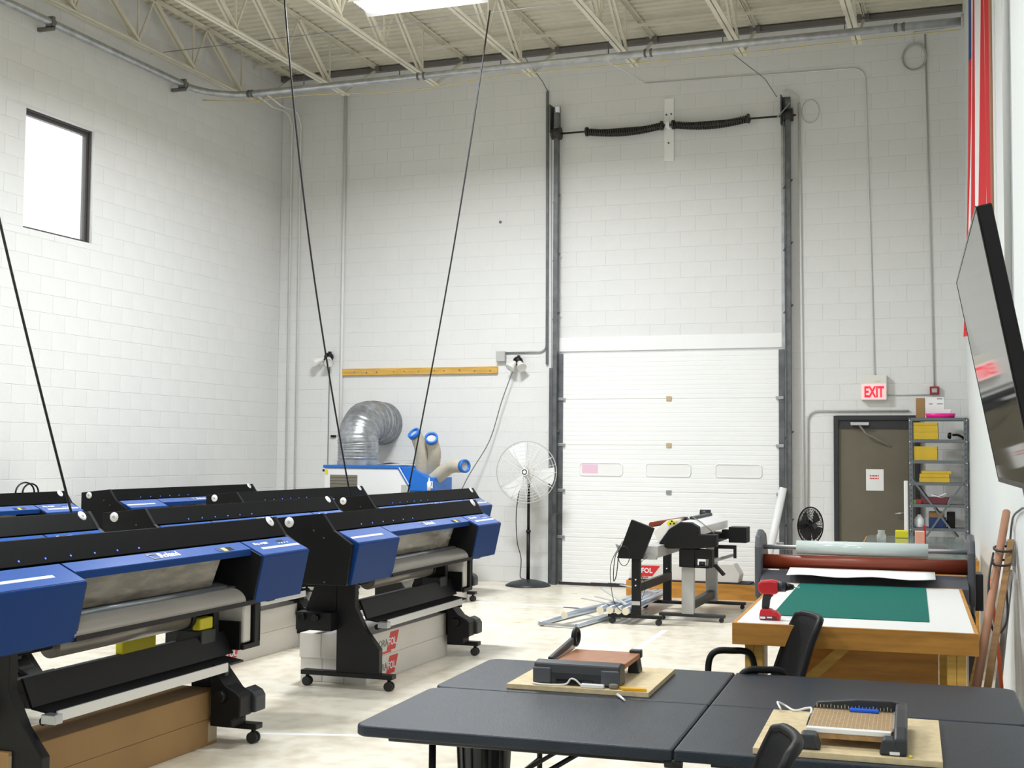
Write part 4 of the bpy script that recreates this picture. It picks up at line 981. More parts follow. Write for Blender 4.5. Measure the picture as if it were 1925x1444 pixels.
MB().cyl((-2.76, 13.30, 0.61), (-2.70, 13.30, 0.61), 0.022, n=12).build('feed_spindle', 'charcoal', m2, F=W)
MB().box(-2.70, -2.50, 14.0, 14.03, 0.72, 0.76).box(-2.53, -2.50, 14.0, 14.03, 0.62, 0.72).box(-2.74, -2.70, 14.0, 14.03, 0.62, 0.80).build('far_arm', 'black_metal', m2, F=W)
MB().cyl((-2.66, 13.40, 0.625), (-2.58, 14.20, 0.635), 0.018, n=12).build('feed_bar', 'galv', m2, F=W)
MB().beam((-2.60, 13.32, 0.60), (-2.50, 13.30, 0.50), 0.05, 0.03).build('hand_lever', 'black_plastic', m2, F=W, bevel=0.004)
for y_ in (13.36, 14.62):
    MB().box(-2.955, -2.825, y_ - 0.035, y_ + 0.035, 0.075, 0.77).build('leg', 'gray_paint', m2, F=W, bevel=0.006)
    MB().box(-3.20, -2.50, y_ - 0.035, y_ + 0.035, 0.045, 0.08).build('foot', 'charcoal', m2, F=W, bevel=0.008)
    for x in (-3.16, -2.54): MB().cyl((x, y_ - 0.018, 0.0235), (x, y_ + 0.018, 0.0235), 0.0235, n=14).build('caster', 'rubber', m2, F=W)
MB().box(-2.93, -2.85, 13.40, 14.58, 0.11, 0.20).build('stretcher', 'charcoal', m2, F=W, bevel=0.004)
MB().tube(bez([(-2.93, 13.7, 1.08), (-2.80, 13.5, 1.04), (-2.70, 13.42, 0.98), (-2.62, 13.4, 0.92)], 8), 0.006, 6).build('data_cable', 'cord_gray', m2, F=W)

# ---- aluminium rollers and roller frames lying on the floor
gr = 'aluminium rollers lying on the floor'
ln = ['leftmost', 'second', 'third', 'rightmost']
for k, (x, y_) in enumerate(((-3.69, 12.79), (-3.595, 12.82), (-3.505, 12.83), (-3.415, 12.78))):
    t = thing('aluminium_roller', 'aluminium roller with cream end cap on the floor, %s of four' % ln[k], 'roller', (x, y_, 0.10), group=gr)
    a = Vector((x, y_, 0.138)); b = Vector((x + 0.04 - 0.02 * k, y_ + 1.9, 0.142))
    MB().cyl(a, b, 0.036, n=18).build('roller_tube', 'alu_blue', t, F=W)
    MB().cyl(a + Vector((0, -0.004, 0)), a + Vector((0, 0.006, 0)), 0.038, n=18).build('end_cap', 'end_cream', t, F=W)
def frame(label, p0, p1, p2, z, rt):
    """roller frame: two long tubes joined by flat end bars"""
    t = thing('roller_frame', label, 'roller frame', ((p0[0] + p2[0]) / 2, (p0[1] + p2[1]) / 2, 0))
    a, b, c = Vector(p0), Vector(p1), Vector(p2); d = b + (c - a)
    for (s, e) in ((a, c), (b, d)): MB().cyl(s + Vector((0, 0, z)), e + Vector((0, 0, z)), rt, n=14).build('frame_tube', 'alu_blue', t, F=W)
    for (s, e) in ((a, b), (c, d)): MB().beam(s + Vector((0, 0, z)), e + Vector((0, 0, z)), 0.05, 0.022).build('end_bar', 'galv', t, F=W)
frame('flat roller frame lying on the floor, its near corner towards the printers', (-4.20, 12.36, 0), (-3.80, 12.32, 0), (-3.98, 14.0, 0), 0.026, 0.024)
t = thing('loose_bar', 'thick aluminium bar lying across the flat roller frame', 'bar', (-3.9, 12.9, 0.05))
MB().cyl((-4.02, 12.62, 0.088), (-3.80, 13.7, 0.095), 0.036, n=16).build('bar_tube', 'alu_blue', t, F=W)
MB().cyl((-4.021, 12.616, 0.088), (-4.019, 12.626, 0.088), 0.038, n=16).build('bar_end', 'end_cream', t, F=W)
for k, (a, b, lab) in enumerate((
    ((-4.05, 13.35, 0.185), (-3.62, 12.98, 0.182), 'flat steel strip across the rollers, nearest the fan'), ((-3.95, 13.52, 0.19), (-3.55, 13.13, 0.182), 'flat steel strip across the rollers, second from the fan'),
    ((-3.80, 13.25, 0.31), (-3.44, 12.92, 0.19), 'flat steel strip tilted up from the rollers'), ((-4.0, 14.75, 0.20), (-3.42, 14.2, 0.19), 'perforated steel strip at the back of the rollers'))):
    single('steel_strip', MB().beam(a, b, 0.04, 0.008), 'alu', lab, 'strip', group='steel strips on the rollers')
single('end_bracket', MB().beam((-3.72, 14.92, 0.026), (-3.34, 14.80, 0.026), 0.05, 0.03), 'alu_blue', 'aluminium bracket at the far end of the rollers', 'bracket')
single('thin_rod', MB().cyl((-4.45, 13.93, 0.006), (-3.95, 13.85, 0.006), 0.006, n=6), 'cord_gray', 'thin dark rod on the floor beside the rollers', 'rod')

# ---- wooden crate with the white carton in front of the overhead door
cr_ = thing('wooden_crate', 'low plywood crate in front of the overhead door', 'crate', (-3.37, 15.62, 0))
for y_ in (15.44, 15.80): MB().box(-4.10, -2.50, y_, y_ + 0.02, 0.0, 0.19).build('crate_side', 'ply', cr_, F=W)
for x in (-4.12, -2.50): MB().box(x, x + 0.02, 15.44, 15.82, 0.0, 0.19).build('crate_end', 'ply', cr_, F=W)
MB().box(-4.10, -2.50, 15.46, 15.80, 0.17, 0.19).build('crate_lid', 'seal_dark', cr_, F=W)
c2 = thing('white_carton', 'white carton with red lettering lying on the plywood crate', 'carton', (-3.4, 15.62, 0.19))
MB().prism([(-4.10, 0.205), (-2.74, 0.205), (-2.72, 0.30), (-2.80, 0.43), (-4.06, 0.40)], 'y', 15.48, 15.76).build('carton_body', 'box_white', c2, F=W, bevel=0.01)
MB().box(-4.10, -2.60, 15.47, 15.78, 0.19, 0.205).build('carton_base', 'seal_dark', c2, F=W)
MB().prism([(-3.98, 0.245), (-3.80, 0.245), (-3.70, 0.375), (-3.93, 0.375)], 'y', 15.477, 15.48).box(-4.04, -3.85, 15.477, 15.48, 0.225, 0.238).build('red_emblem', 'logo_red', c2, F=W)
lettering('ORA', 0.085, 'logo_dark', c2, (1, 0, 0), (0, 0, 1), (-4.055, 15.475, 0.285), F=W, name='brand_lettering', squeeze=0.6)
lettering('FOL', 0.085, 'stripe_white', c2, (1, 0, 0), (0, 0, 1), (-3.94, 15.475, 0.285), F=W, name='brand_lettering', bold=0.002, squeeze=0.95)
single('white_tube', MB().cyl((-2.56, 16.02, 0.0), (-2.30, 16.20, 1.34), 0.048, n=20), 'white_plastic', 'white roll of film leaning against the right door track', 'roll')

# ---- black pedestal fan by the exit door
bfx, bfy = -1.66, 13.55
bf = thing('black_fan', 'black round fan standing in front of the exit door', 'fan', (bfx, bfy, 0))
MB().lathe([(0.20, 0.0), (0.20, 0.01), (0.14, 0.03), (0.03, 0.05), (0.0, 0.05)], 28, (bfx, bfy + 0.02, 0)).build('base', 'black_plastic', bf, F=W)
MB().cyl((bfx, bfy + 0.02, 0.04), (bfx, bfy + 0.02, 0.92), 0.018, n=12).build('pole', 'black_metal', bf, F=W)
fc2 = Vector((bfx + 0.02, bfy - 0.06, 1.025)); fd2 = Vector((1.0, -0.70, 0.02)).normalized(); bx2, by2, _ = basis(fd2)
MB().cyl(fc2 - fd2 * 0.02, fc2 - fd2 * 0.14, 0.06, 0.05, 16).build('motor', 'black_plastic', bf, F=W)
for sgn, nm_ in ((1, 'front_guard'), (-1, 'rear_guard')):
    g_ = MB()
    for k in range(8):
        r = 0.19 * (0.15 + 0.85 * k / 7); dep = 0.06 * (1 - (r / 0.19) ** 2.2) * sgn
        g_.tube([fc2 + fd2 * dep + bx2 * (r * math.cos(a)) + by2 * (r * math.sin(a)) for a in [2 * PI * q / 32 for q in range(32)]], 0.007 if k == 7 else 0.002, 5, closed=True)
    for k in range(32):
        a = 2 * PI * k / 32; u_ = bx2 * math.cos(a) + by2 * math.sin(a)
        g_.tube([fc2 + fd2 * (0.06 * (1 - (q / 5) ** 2.2) * sgn) + u_ * (0.19 * q / 5) for q in range(1, 6)], 0.0022, 4)
    g_.build(nm_, 'black_metal', bf, F=W)
for k in range(4):
    a0 = 2 * PI * k / 4 + 0.3
    rows = [[fc2 + (bx2 * math.cos(a0 + w_) + by2 * math.sin(a0 + w_)) * (0.03 + 0.13 * i / 5) + fd2 * (0.03 * (w_ - 0.4)) for w_ in [1.1 * q / 5 for q in range(6)]] for i in range(6)]
    MB().grid(rows).build('blade', 'charcoal', bf, F=W)
MB().cyl(fc2 + fd2 * 0.0, fc2 + fd2 * 0.065, 0.03, n=16).build('hub', 'charcoal', bf, F=W)

# ---- grey steel shelving
SX0, SX1, SY0, SY1, ST = -0.775, -0.118, 15.70, 16.04, 2.20
sh = thing('steel_shelving', 'grey slotted steel shelving unit partly covering the exit door', 'shelving', ((SX0 + SX1) / 2, (SY0 + SY1) / 2, 0))
for x, s in ((SX0, 1), (SX1, -1)):
    for y_, q in ((SY0, 1), (SY1, -1)):
        m = MB().box(min(x, x + s * 0.045), max(x, x + s * 0.045), min(y_, y_ + q * 0.003), max(y_, y_ + q * 0.003), 0, ST).box(min(x, x + s * 0.003), max(x, x + s * 0.003), min(y_, y_ + q * 0.045), max(y_, y_ + q * 0.045), 0, ST)
        ps = m.build('post', 'shelf_gray', sh, F=W)
        if q == 1:
            ho = MB()
            for k in range(36): ho.box(x + s * 0.02, x + s * 0.028, y_ - 0.0008, y_ + 0.001, 0.08 + 0.06 * k, 0.10 + 0.06 * k) if s > 0 else ho.box(x - 0.028, x - 0.02, y_ - 0.0008, y_ + 0.001, 0.08 + 0.06 * k, 0.10 + 0.06 * k)
            ho.build('slots', 'seal_dark', ps, F=W, kind='stuff')
            bo = MB()
            for z in SZ if 'SZ' in globals() else (2.17, 1.92, 1.67, 1.42, 1.165, 0.89): bo.cyl((x + s * 0.012, y_, z), (x + s * 0.012, y_ - 0.005, z), 0.007, n=8)
            bo.build('bolts', 'stripe_white', ps, F=W)
SZ = [2.20, 1.945, 1.70, 1.445, 1.19, 0.915, 0.45, 0.10]
for z in SZ: MB().box(SX0 + 0.004, SX1 - 0.004, SY0 + 0.004, SY1 - 0.004, z - 0.006, z).box(SX0 + 0.004, SX1 - 0.004, SY0 + 0.002, SY0 + 0.006, z - 0.035, z - 0.006).box(SX0 + 0.004, SX1 - 0.004, SY1 - 0.006, SY1 - 0.002, z - 0.035, z - 0.006).build('shelf', 'shelf_gray', sh, F=W)
for (y_, off) in ((SY0 - 0.003, 0.0), (SY1 + 0.003, 0.02)):
    MB().beam((SX0 + 0.02, y_, 1.50), (SX1 - 0.12, y_, 0.80), 0.003, 0.022, up=(0, 0, 1)).build('cross_brace', 'shelf_gray', sh, F=W)
    MB().beam((SX1 - 0.02, y_ - 0.004, 1.50), (SX0 + 0.18, y_ - 0.004, 0.80), 0.003, 0.022, up=(0, 0, 1)).build('cross_brace', 'shelf_gray', sh, F=W)
def sbox(name, x0, x1, y0, y1, z0, z1, m, label, cat, group=None, bevel=0.003):
    return single(name, MB().box(x0, x1, y0, y1, z0, z1), m, label, cat, group, bevel=bevel)
gy = 'yellow cardboard boxes on the shelving'
sbox('yellow_box', -0.72, -0.445, 15.71, 15.98, 1.946, 2.03, 'yellow_box', 'yellow cardboard box at the bottom of the top shelf stack', 'box', gy)
sbox('yellow_box', -0.722, -0.448, 15.712, 15.98, 2.031, 2.11, 'yellow_box', 'yellow cardboard box in the middle of the top shelf stack', 'box', gy)
sbox('yellow_box', -0.72, -0.45, 15.71, 15.98, 2.111, 2.145, 'yellow_box', 'thin yellow cardboard box on top of the top shelf stack', 'box', gy)
sbox('yellow_box', -0.72, -0.455, 15.72, 15.98, 1.701, 1.865, 'yellow_box', 'deep yellow cardboard box in shade on the second shelf', 'box', gy)
sbox('yellow_box', -0.66, -0.32, 15.71, 15.98, 1.446, 1.50, 'yellow_box', 'flat yellow box at the bottom of the third shelf stack', 'box', gy)
sbox('yellow_box', -0.655, -0.325, 15.705, 15.98, 1.501, 1.545, 'yellow_box', 'flat yellow box in the middle of the third shelf stack', 'box', gy)
sbox('yellow_box', -0.635, -0.30, 15.71, 15.98, 1.546, 1.58, 'yellow_box', 'flat yellow box on top of the third shelf stack', 'box', gy)
hp = thing('headphones', 'black headset lying at the right of the top shelf', 'headset', (-0.26, 15.85, 1.946))
MB().lathe([(0.0, 0.0), (0.035, 0.005), (0.04, 0.02), (0.03, 0.04), (0.0, 0.045)], 16, (-0.30, 15.82, 1.99), (-1, -0.2, 0.1)).build('ear_cup', 'black_plastic', hp, F=W)
MB().tube(bez([(-0.29, 15.83, 2.0), (-0.23, 15.84, 2.0), (-0.17, 15.86, 1.97), (-0.17, 15.90, 1.955)], 6), 0.014, 8).build('headband', 'black_plastic', hp, F=W)
# top of the shelving
tr = thing('pink_tray', 'bright pink plastic tray on top of the shelving', 'tray', (-0.42, 15.83, 2.201))
MB().lathe([(0.10, 0.0), (0.155, 0.0), (0.17, 0.05), (0.163, 0.05), (0.15, 0.006), (0.0, 0.006)], 28, (0, 0, 0)).build('tray_shell', 'hot_pink', tr)
tr.children[0].scale = (1.0, 0.75, 1.0)
single('paper_stack', MB().prism([(-0.50, 2.213), (-0.33, 2.213), (-0.295, 2.30), (-0.51, 2.30)], 'y', 15.77, 15.90), 'white_paper', 'stack of white paper standing in the pink tray', 'paper')
sbox('brown_box', -0.70, -0.60, 15.94, 16.03, 2.201, 2.44, 'box_brown', 'narrow brown cardboard box behind the pink tray', 'box')
wb = thing('white_box', 'white printed box on top of the shelving under the alarm', 'box', (-0.48, 15.985, 2.201))
MB().box(-0.595, -0.38, 15.945, 16.03, 2.201, 2.45).build('box_body', 'white_paper', wb, F=W, bevel=0.003)
for (a, b, z) in ((-0.46, -0.40, 2.425), (-0.55, -0.51, 2.365), (-0.46, -0.395, 2.365)): MB().box(a, b, 15.943, 15.945, z, z + 0.012).build('printed_line', 'logo_dark', wb, F=W)
# lower shelves
bn = thing('maroon_bin', 'maroon plastic bin with papers on the fourth shelf', 'bin', (-0.47, 15.85, 1.191))
MB().prism([(-0.62, 1.191), (-0.36, 1.191), (-0.33, 1.27), (-0.65, 1.27)], 'y', 15.72, 15.97).build('bin_body', 'maroon', bn, F=W, bevel=0.004)
single('paper_bundle', MB().box(-0.53, -0.36, 15.76, 15.92, 1.272, 1.285, rot=Matrix.Rotation(0.25, 3, 'Y')).box(-0.44, -0.36, 15.74, 15.9, 1.30, 1.31, rot=Matrix.Rotation(-0.4, 3, 'Y')), 'white_paper', 'loose papers sticking out of the maroon bin', 'paper')
sbox('red_box', -0.735, -0.635, 15.72, 15.9, 1.191, 1.245, 'alarm_red', 'small red box at the left end of the fourth shelf', 'box')
sbox('green_box', -0.728, -0.70, 15.712, 15.719, 1.191, 1.24, 'green', 'tiny green packet at the left end of the fourth shelf', 'packet', bevel=0.001)
sbox('blue_bin', -0.56, -0.37, 15.74, 16.0, 0.916, 1.03, 'navy', 'dark blue bin on the fifth shelf', 'bin', bevel=0.006)
sbox('dark_case', -0.36, -0.27, 15.78, 15.98, 0.916, 1.10, 'black_plastic', 'black case on the fifth shelf beside the blue bin', 'case', bevel=0.006)
sbox('brown_case', -0.56, -0.39, 15.76, 15.98, 1.031, 1.10, 'ply_dark', 'brown case lying on the dark blue bin', 'case', bevel=0.004)
single('white_jug', MB().lathe([(0.0, 0.0), (0.055, 0.0), (0.06, 0.01), (0.06, 0.09), (0.03, 0.13), (0.02, 0.15), (0.0, 0.152)], 16, (-0.665, 15.80, 0.916)), 'bottle_white', 'white jug at the left end of the fifth shelf', 'jug')
single('white_board', MB().box(-0.835, -0.785, 15.74, 15.80, 0.0, 1.46), 'white_plastic', 'narrow white panel standing against the left side of the shelving', 'panel', bevel=0.01)
sbox('floor_box', -0.60, -0.25, 15.75, 15.98, 0.451, 0.75, 'box_white', 'white box on a low shelf of the shelving', 'box')

# ================================================================ RIGHT SIDE (its own frame)
# ---- glass topped table
gt = thing('glass_table', 'plywood table with a glass top behind the laminator', 'table', (0.02, 12.1, 0), F=RF)
U0, U1, G0, G1 = -0.45, 0.50, 10.7, 13.5
MB().box(U0, U1, G0, G1, 0.76, 0.935).build('plywood_box', 'ply', gt, F=RF, bevel=0.006)
MB().box(U0 + 0.02, U1 - 0.02, G0 + 0.02, G1 - 0.02, 0.935, 0.948).build('glass_top', mat('glass_top', (0.22, 0.27, 0.25), 0.08, spec=0.7), gt, F=RF, bevel=0.003)
for u in (U0 + 0.05, U1 - 0.05):
    for v in (G0 + 0.06, G1 - 0.06): MB().box(u - 0.045, u + 0.045, v - 0.045, v + 0.045, 0, 0.76).build('leg', 'ply', gt, F=RF)
MB().box(0.18, 0.34, G0 - 0.02, G0, 0.86, 0.91).build('latch', 'galv', gt, F=RF, bevel=0.004)
sbx = lambda name, u0, u1, v0, v1, z0, z1, m, label, cat, bevel=0.003: single(name, MB().box(u0, u1, v0, v1, z0, z1), m, label, cat, F=RF, bevel=bevel)
sbx('yellow_block', -0.16, -0.04, 13.1, 13.25, 0.949, 1.02, 'yellow', 'yellow block at the back of the glass table', 'block', 0.006)
sbx('salmon_box', 0.02, 0.10, 11.6, 11.75, 0.949, 1.10, 'salmon', 'upright salmon pink box on the glass table', 'box', 0.003)
sbx('red_clamp', 0.09, 0.115, 11.9, 12.0, 0.949, 1.14, 'tool_red', 'small red tool behind the salmon box', 'tool', 0.004)
cup = thing('glass_jar', 'clear glass jar on the left of the glass table', 'jar', (-0.28, 12.6, 0.949), F=RF)
MB().lathe([(0.0, 0.0), (0.04, 0.0), (0.045, 0.05), (0.03, 0.075), (0.035, 0.10), (0.0, 0.101)], 18).build('jar_body', mat('jar_glass', (0.75, 0.78, 0.76), 0.05, alpha=0.35), cup)

# ---- laminator
lm = thing('roll_laminator', 'roll laminator with a long red roller and clear film roll behind the work table', 'laminator', (-0.32, 9.1, 0), F=RF)
for (a, b) in ((-1.03, -0.985), (0.345, 0.39)):
    sp = MB().prism([(8.86, 0.78), (8.86, 1.12), (8.90, 1.20), (9.02, 1.235), (9.20, 1.20), (9.32, 1.06), (9.32, 0.70), (9.0, 0.70)], 'x', a, b).build('side_plate', 'lam_gray', lm, F=RF, bevel=0.014)
    for z in (0.16, ): MB().box(a, b, 8.95, 9.25, 0.06, 0.70).build('leg', 'lam_gray', lm, F=RF)
    MB().box(a - 0.03, b + 0.03, 8.85, 9.35, 0.0, 0.06).build('foot', 'lam_gray', lm, F=RF)
MB().cyl((-0.985, 9.02, 1.015), (0.345, 9.02, 1.015), 0.050, n=28).build('pressure_roller', 'rust_roller', lm, F=RF)
MB().cyl((-0.985, 9.03, 0.905), (0.345, 9.03, 0.905), 0.050, n=28).build('lower_roller', 'rust_roller', lm, F=RF)
MB().cyl((-0.985, 9.06, 1.112), (0.345, 9.06, 1.112), 0.016, n=14).build('film_shaft', 'alu', lm, F=RF)
MB().cyl((-0.765, 9.06, 1.112), (0.10, 9.06, 1.112), 0.050, n=28).build('film_roll', 'clear_film', lm, F=RF)
MB().prism([(8.77, 0.895), (8.965, 0.962), (8.965, 0.80), (8.77, 0.80)], 'x', -0.985, 0.345).build('infeed_table', 'lam_gray', lm, F=RF, bevel=0.004)
MB().box(-0.985, 0.345, 9.12, 9.30, 0.72, 0.86).build('cross_beam', 'lam_gray', lm, F=RF)
MB().box(0.39, 0.44, 8.95, 9.15, 0.74, 0.98).build('motor_cover', 'charcoal', lm, F=RF, bevel=0.006)
rows = []
for i in range(9):
    v = 8.40 + 0.55 * i / 8
    rows.append([Vector((-0.80 + 0.94 * j / 12, v + 0.0, 0.910 + 0.075 * (i / 8) + (0.012 * math.sin(j * 1.1) + 0.02) * (1 - i / 8) + (0.03 * (j / 12 - 0.6) if i < 3 and j > 8 else 0))) for j in range(13)])
ps = MB().grid(rows[4:])
sh_ = single('paper_sheet', ps, 'white_paper', 'white paper sheet feeding out of the laminator', 'paper', F=RF)
so = sh_.modifiers.new('thickness', 'SOLIDIFY'); so.thickness = 0.0012

# ---- plywood work table with cutting mat
WT0, WT1, WV0, WV1, WZ = -0.876, 0.30, 6.56, 8.74, 0.90
wt = thing('work_table', 'plywood work table with a white top and green cutting mat', 'table', ((WT0 + WT1) / 2, (WV0 + WV1) / 2, 0), F=RF)
MB().box(WT0 + 0.02, WT1 - 0.02, WV0 + 0.02, WV1 - 0.02, WZ - 0.02, WZ).build('white_top', 'laminate', wt, F=RF)
for (a, b, c, d, nm_) in ((WT0, WT1, WV0, WV0 + 0.02, 'apron'), (WT0, WT1, WV1 - 0.02, WV1, 'apron'), (WT0, WT0 + 0.02, WV0 + 0.02, WV1 - 0.02, 'apron'), (WT1 - 0.02, WT1, WV0 + 0.02, WV1 - 0.02, 'apron')):
    MB().box(a, b, c, d, WZ - 0.107, WZ + 0.001).build(nm_, 'ply', wt, F=RF, bevel=0.002)
MB().box(WT0 + 0.02, WT1 - 0.02, WV0 + 0.02, WV1 - 0.02, WZ - 0.10, WZ - 0.021).build('core', 'ply_dark', wt, F=RF)
for u in (WT0 + 0.10, WT1 - 0.10):
    for v in (WV0 + 0.12, WV1 - 0.12):
        for s in (-1, 1): MB().box(u + (0 if s > 0 else -0.045), u + (0.045 if s > 0 else -0.001), v - 0.045, v + 0.045, 0, WZ - 0.107).build('leg', 'pine', wt, F=RF, bevel=0.003)
MB().box(WT0 + 0.16, WT1 - 0.16, WV0 + 0.20, WV1 - 0.3, 0.20, 0.24).build('lower_shelf', 'ply_dark', wt, F=RF)
MB().box(-0.60, 0.12, WV0 + 0.32, WV0 + 0.34, 0.24, 0.76).build('back_board', 'ply', wt, F=RF)
MB().beam((WT0 + 0.14, WV0 + 0.14, 0.40), (WT0 + 0.55, WV0 + 0.14, 0.79), 0.03, 0.05).build('diagonal_brace', 'pine', wt, F=RF)
single('cutting_mat', MB().box(-0.714, 0.08, 6.93, 8.70, WZ + 0.0005, WZ + 0.004), 'cut_mat', 'green cutting mat on the white work table', 'cutting mat', F=RF)

# ---- cordless drill
dr = thing('cordless_drill', 'red and black cordless drill standing on the work table', 'drill', (-0.70, 6.75, WZ), F=RF)
dv = 6.75
MB().prism([(-0.757, WZ + 0.001), (-0.652, WZ + 0.001), (-0.652, WZ + 0.026), (-0.672, WZ + 0.047), (-0.690, WZ + 0.047), (-0.700, WZ + 0.057), (-0.750, WZ + 0.057), (-0.757, WZ + 0.03)], 'y', dv - 0.036, dv + 0.036).build('battery', 'tool_red', dr, F=RF, bevel=0.006)
MB().box(-0.752, -0.668, dv - 0.0375, dv - 0.0362, WZ + 0.006, WZ + 0.022).build('battery_label', 'maroon', dr, F=RF)
MB().box(-0.752, -0.726, dv - 0.0385, dv - 0.0376, WZ + 0.008, WZ + 0.019).box(-0.718, -0.692, dv - 0.0385, dv - 0.0376, WZ + 0.012, WZ + 0.019).build('label_marks', 'stripe_white', dr, F=RF)
MB().prism([(-0.748, WZ + 0.055), (-0.710, WZ + 0.055), (-0.705, WZ + 0.10), (-0.690, WZ + 0.135), (-0.738, WZ + 0.135), (-0.745, WZ + 0.10)], 'y', dv - 0.017, dv + 0.017).build('grip', 'charcoal', dr, F=RF, bevel=0.008)
MB().prism([(-0.706, WZ + 0.115), (-0.690, WZ + 0.12), (-0.686, WZ + 0.138), (-0.704, WZ + 0.138)], 'y', dv - 0.010, dv + 0.010).build('trigger', 'tool_red', dr, F=RF, bevel=0.003)
MB().prism([(-0.765, WZ + 0.150), (-0.745, WZ + 0.130), (-0.680, WZ + 0.132), (-0.662, WZ + 0.140), (-0.662, WZ + 0.200), (-0.700, WZ + 0.206), (-0.750, WZ + 0.200), (-0.766, WZ + 0.185)], 'y', dv - 0.030, dv + 0.030).build('motor_housing', 'tool_red', dr, F=RF, bevel=0.010)
MB().cyl((-0.664, dv, WZ + 0.172), (-0.625, dv, WZ + 0.172), 0.028, 0.026, 20).build('clutch_collar', 'charcoal', dr, F=RF)
ck = MB().cyl((-0.625, dv, WZ + 0.172), (-0.585, dv, WZ + 0.172), 0.022, 0.012, 20).build('chuck', 'black_plastic', dr, F=RF)
MB().cyl((-0.585, dv, WZ + 0.172), (-0.555, dv, WZ + 0.172), 0.0035, n=8).build('drill_bit', 'alu', ck, F=RF)

# ---- leaning stock against the right wall
def lean(name, a, b, r, m, label, cat, sq=False, F=RF):
    mb = MB().beam(a, b, r * 2.4, r * 1.6) if sq else MB().cyl(a, b, r, n=16)
    lo = min(p.z for p in mb.v)
    for p in mb.v: p.z -= lo
    return single(name, mb, m, label, cat, F=RF)
lean('cardboard_tube', (0.235, 7.35, 0.0), (0.600, 9.15, 1.36), 0.026, 'tube_brown', 'brown cardboard tube leaning on the right wall with cord round it', 'tube')
lean('wooden_batten', (0.190, 7.40, 0.0), (0.585, 9.35, 1.12), 0.013, 'pine', 'pale wooden batten leaning on the right wall beside the tube', 'batten', sq=True)
lean('dark_batten', (0.285, 7.25, 0.0), (0.608, 8.85, 1.20), 0.016, 'ply_dark', 'dark wooden batten leaning on the right wall behind the tube', 'batten', sq=True)
lean('steel_channel', (0.47, 8.60, 0.0), (0.60, 8.85, 1.02), 0.014, 'galv', 'steel channel leaning on the right wall beside the laminator', 'channel', sq=True)
tp = MB()
for z, u, v in ((1.08, 0.535, 8.70), (1.16, 0.555, 8.82)):
    c = Vector((u, v, z)); tp.tube([c + Vector((0.055 * math.cos(a), 0.12 * math.sin(a), 0.01 * math.sin(a))) for a in [2 * PI * q / 18 for q in range(18)]], 0.008, 6, closed=True)
single('tie_cord', tp, 'cord_black', 'black cord tied round the leaning tube and battens', 'cord', F=RF)
single('black_cable', MB().tube(bez([(0.49, 8.70, 1.14), (0.455, 8.55, 1.0), (0.45, 8.5, 0.80), (0.48, 8.5, 0.66), (0.54, 8.6, 0.68), (0.57, 8.7, 0.78), (0.565, 8.75, 1.0), (0.585, 8.75, 1.12)], 8), 0.007, 6), 'cord_black', 'black cable looping beside the leaning tube', 'cable', F=RF)
single('orange_cord', MB().tube(bez([(0.47, 8.60, 0.98), (0.475, 8.45, 0.80), (0.50, 8.40, 0.5), (0.52, 8.40, 0.2), (0.53, 8.40, 0.01)], 8), 0.011, 8), 'cord_orange', 'orange extension cord hanging down the right wall', 'cord', F=RF)
single('outlet_box', MB().box(UW - 0.055, UW - 0.001, 8.96, 9.22, 1.04, 1.20), 'gray_paint', 'grey electrical box on the right wall above the leaning tube', 'electrical box', F=RF, bevel=0.005)
single('tv_cable', MB().tube(bez([(0.50, 6.60, 1.66), (0.57, 7.2, 1.5), (0.62, 8.2, 1.44), (0.62, 8.85, 1.36), (0.615, 9.05, 1.21)], 8), 0.007, 6), 'cord_gray', 'dark cable running from the television to the electrical box', 'cable', F=RF)
single('conduit', MB().cyl((UW - 0.028, 8.85, 2.45), (UW - 0.028, 8.85, 6.6), 0.024, n=14), 'gray_paint', 'vertical grey conduit on the right wall above the television', 'conduit', F=RF)

# ---- television
tv = thing('television', 'large wall television tilted down on the right wall, reflecting the exit sign', 'television', (0.40, 5.62, 1.62), F=RF)
ang = math.atan2(0.40 - 0.215, 2.61 - 1.63); TVH = math.hypot(0.185, 0.98)
TM = RF @ Matrix.Translation((0.40, 5.62, 1.63)) @ Matrix.Rotation(-ang, 4, 'Y')
MB().box(0.004, 0.055, -1.0, 1.0, 0.0, TVH).build('case', 'black_plastic', tv, F=TM, bevel=0.006)
MB().box(0.0, 0.004, -1.0, 1.0, 0.0, 0.022).box(0.0, 0.004, -1.0, 1.0, TVH - 0.010, TVH).box(0.0, 0.004, -1.0, -0.990, 0.022, TVH - 0.010).box(0.0, 0.004, 0.990, 1.0, 0.022, TVH - 0.010).build('bezel', 'black_gloss', tv, F=TM)
MB().box(0.0015, 0.004, -0.990, 0.990, 0.022, TVH - 0.010).build('screen', 'screen', tv, F=TM)
mt = MB().box(0.055, 0.075, -0.25, 0.25, 0.35, 0.70).build('mount_plate', 'black_metal', tv, F=TM)
MB().beam((0.37, 5.62, 2.12), (UW - 0.02, 5.62, 2.12), 0.05, 0.05).box(UW - 0.02, UW - 0.001, 5.5, 5.74, 1.95, 2.30).build('mount_arm', 'black_metal', mt, F=RF)

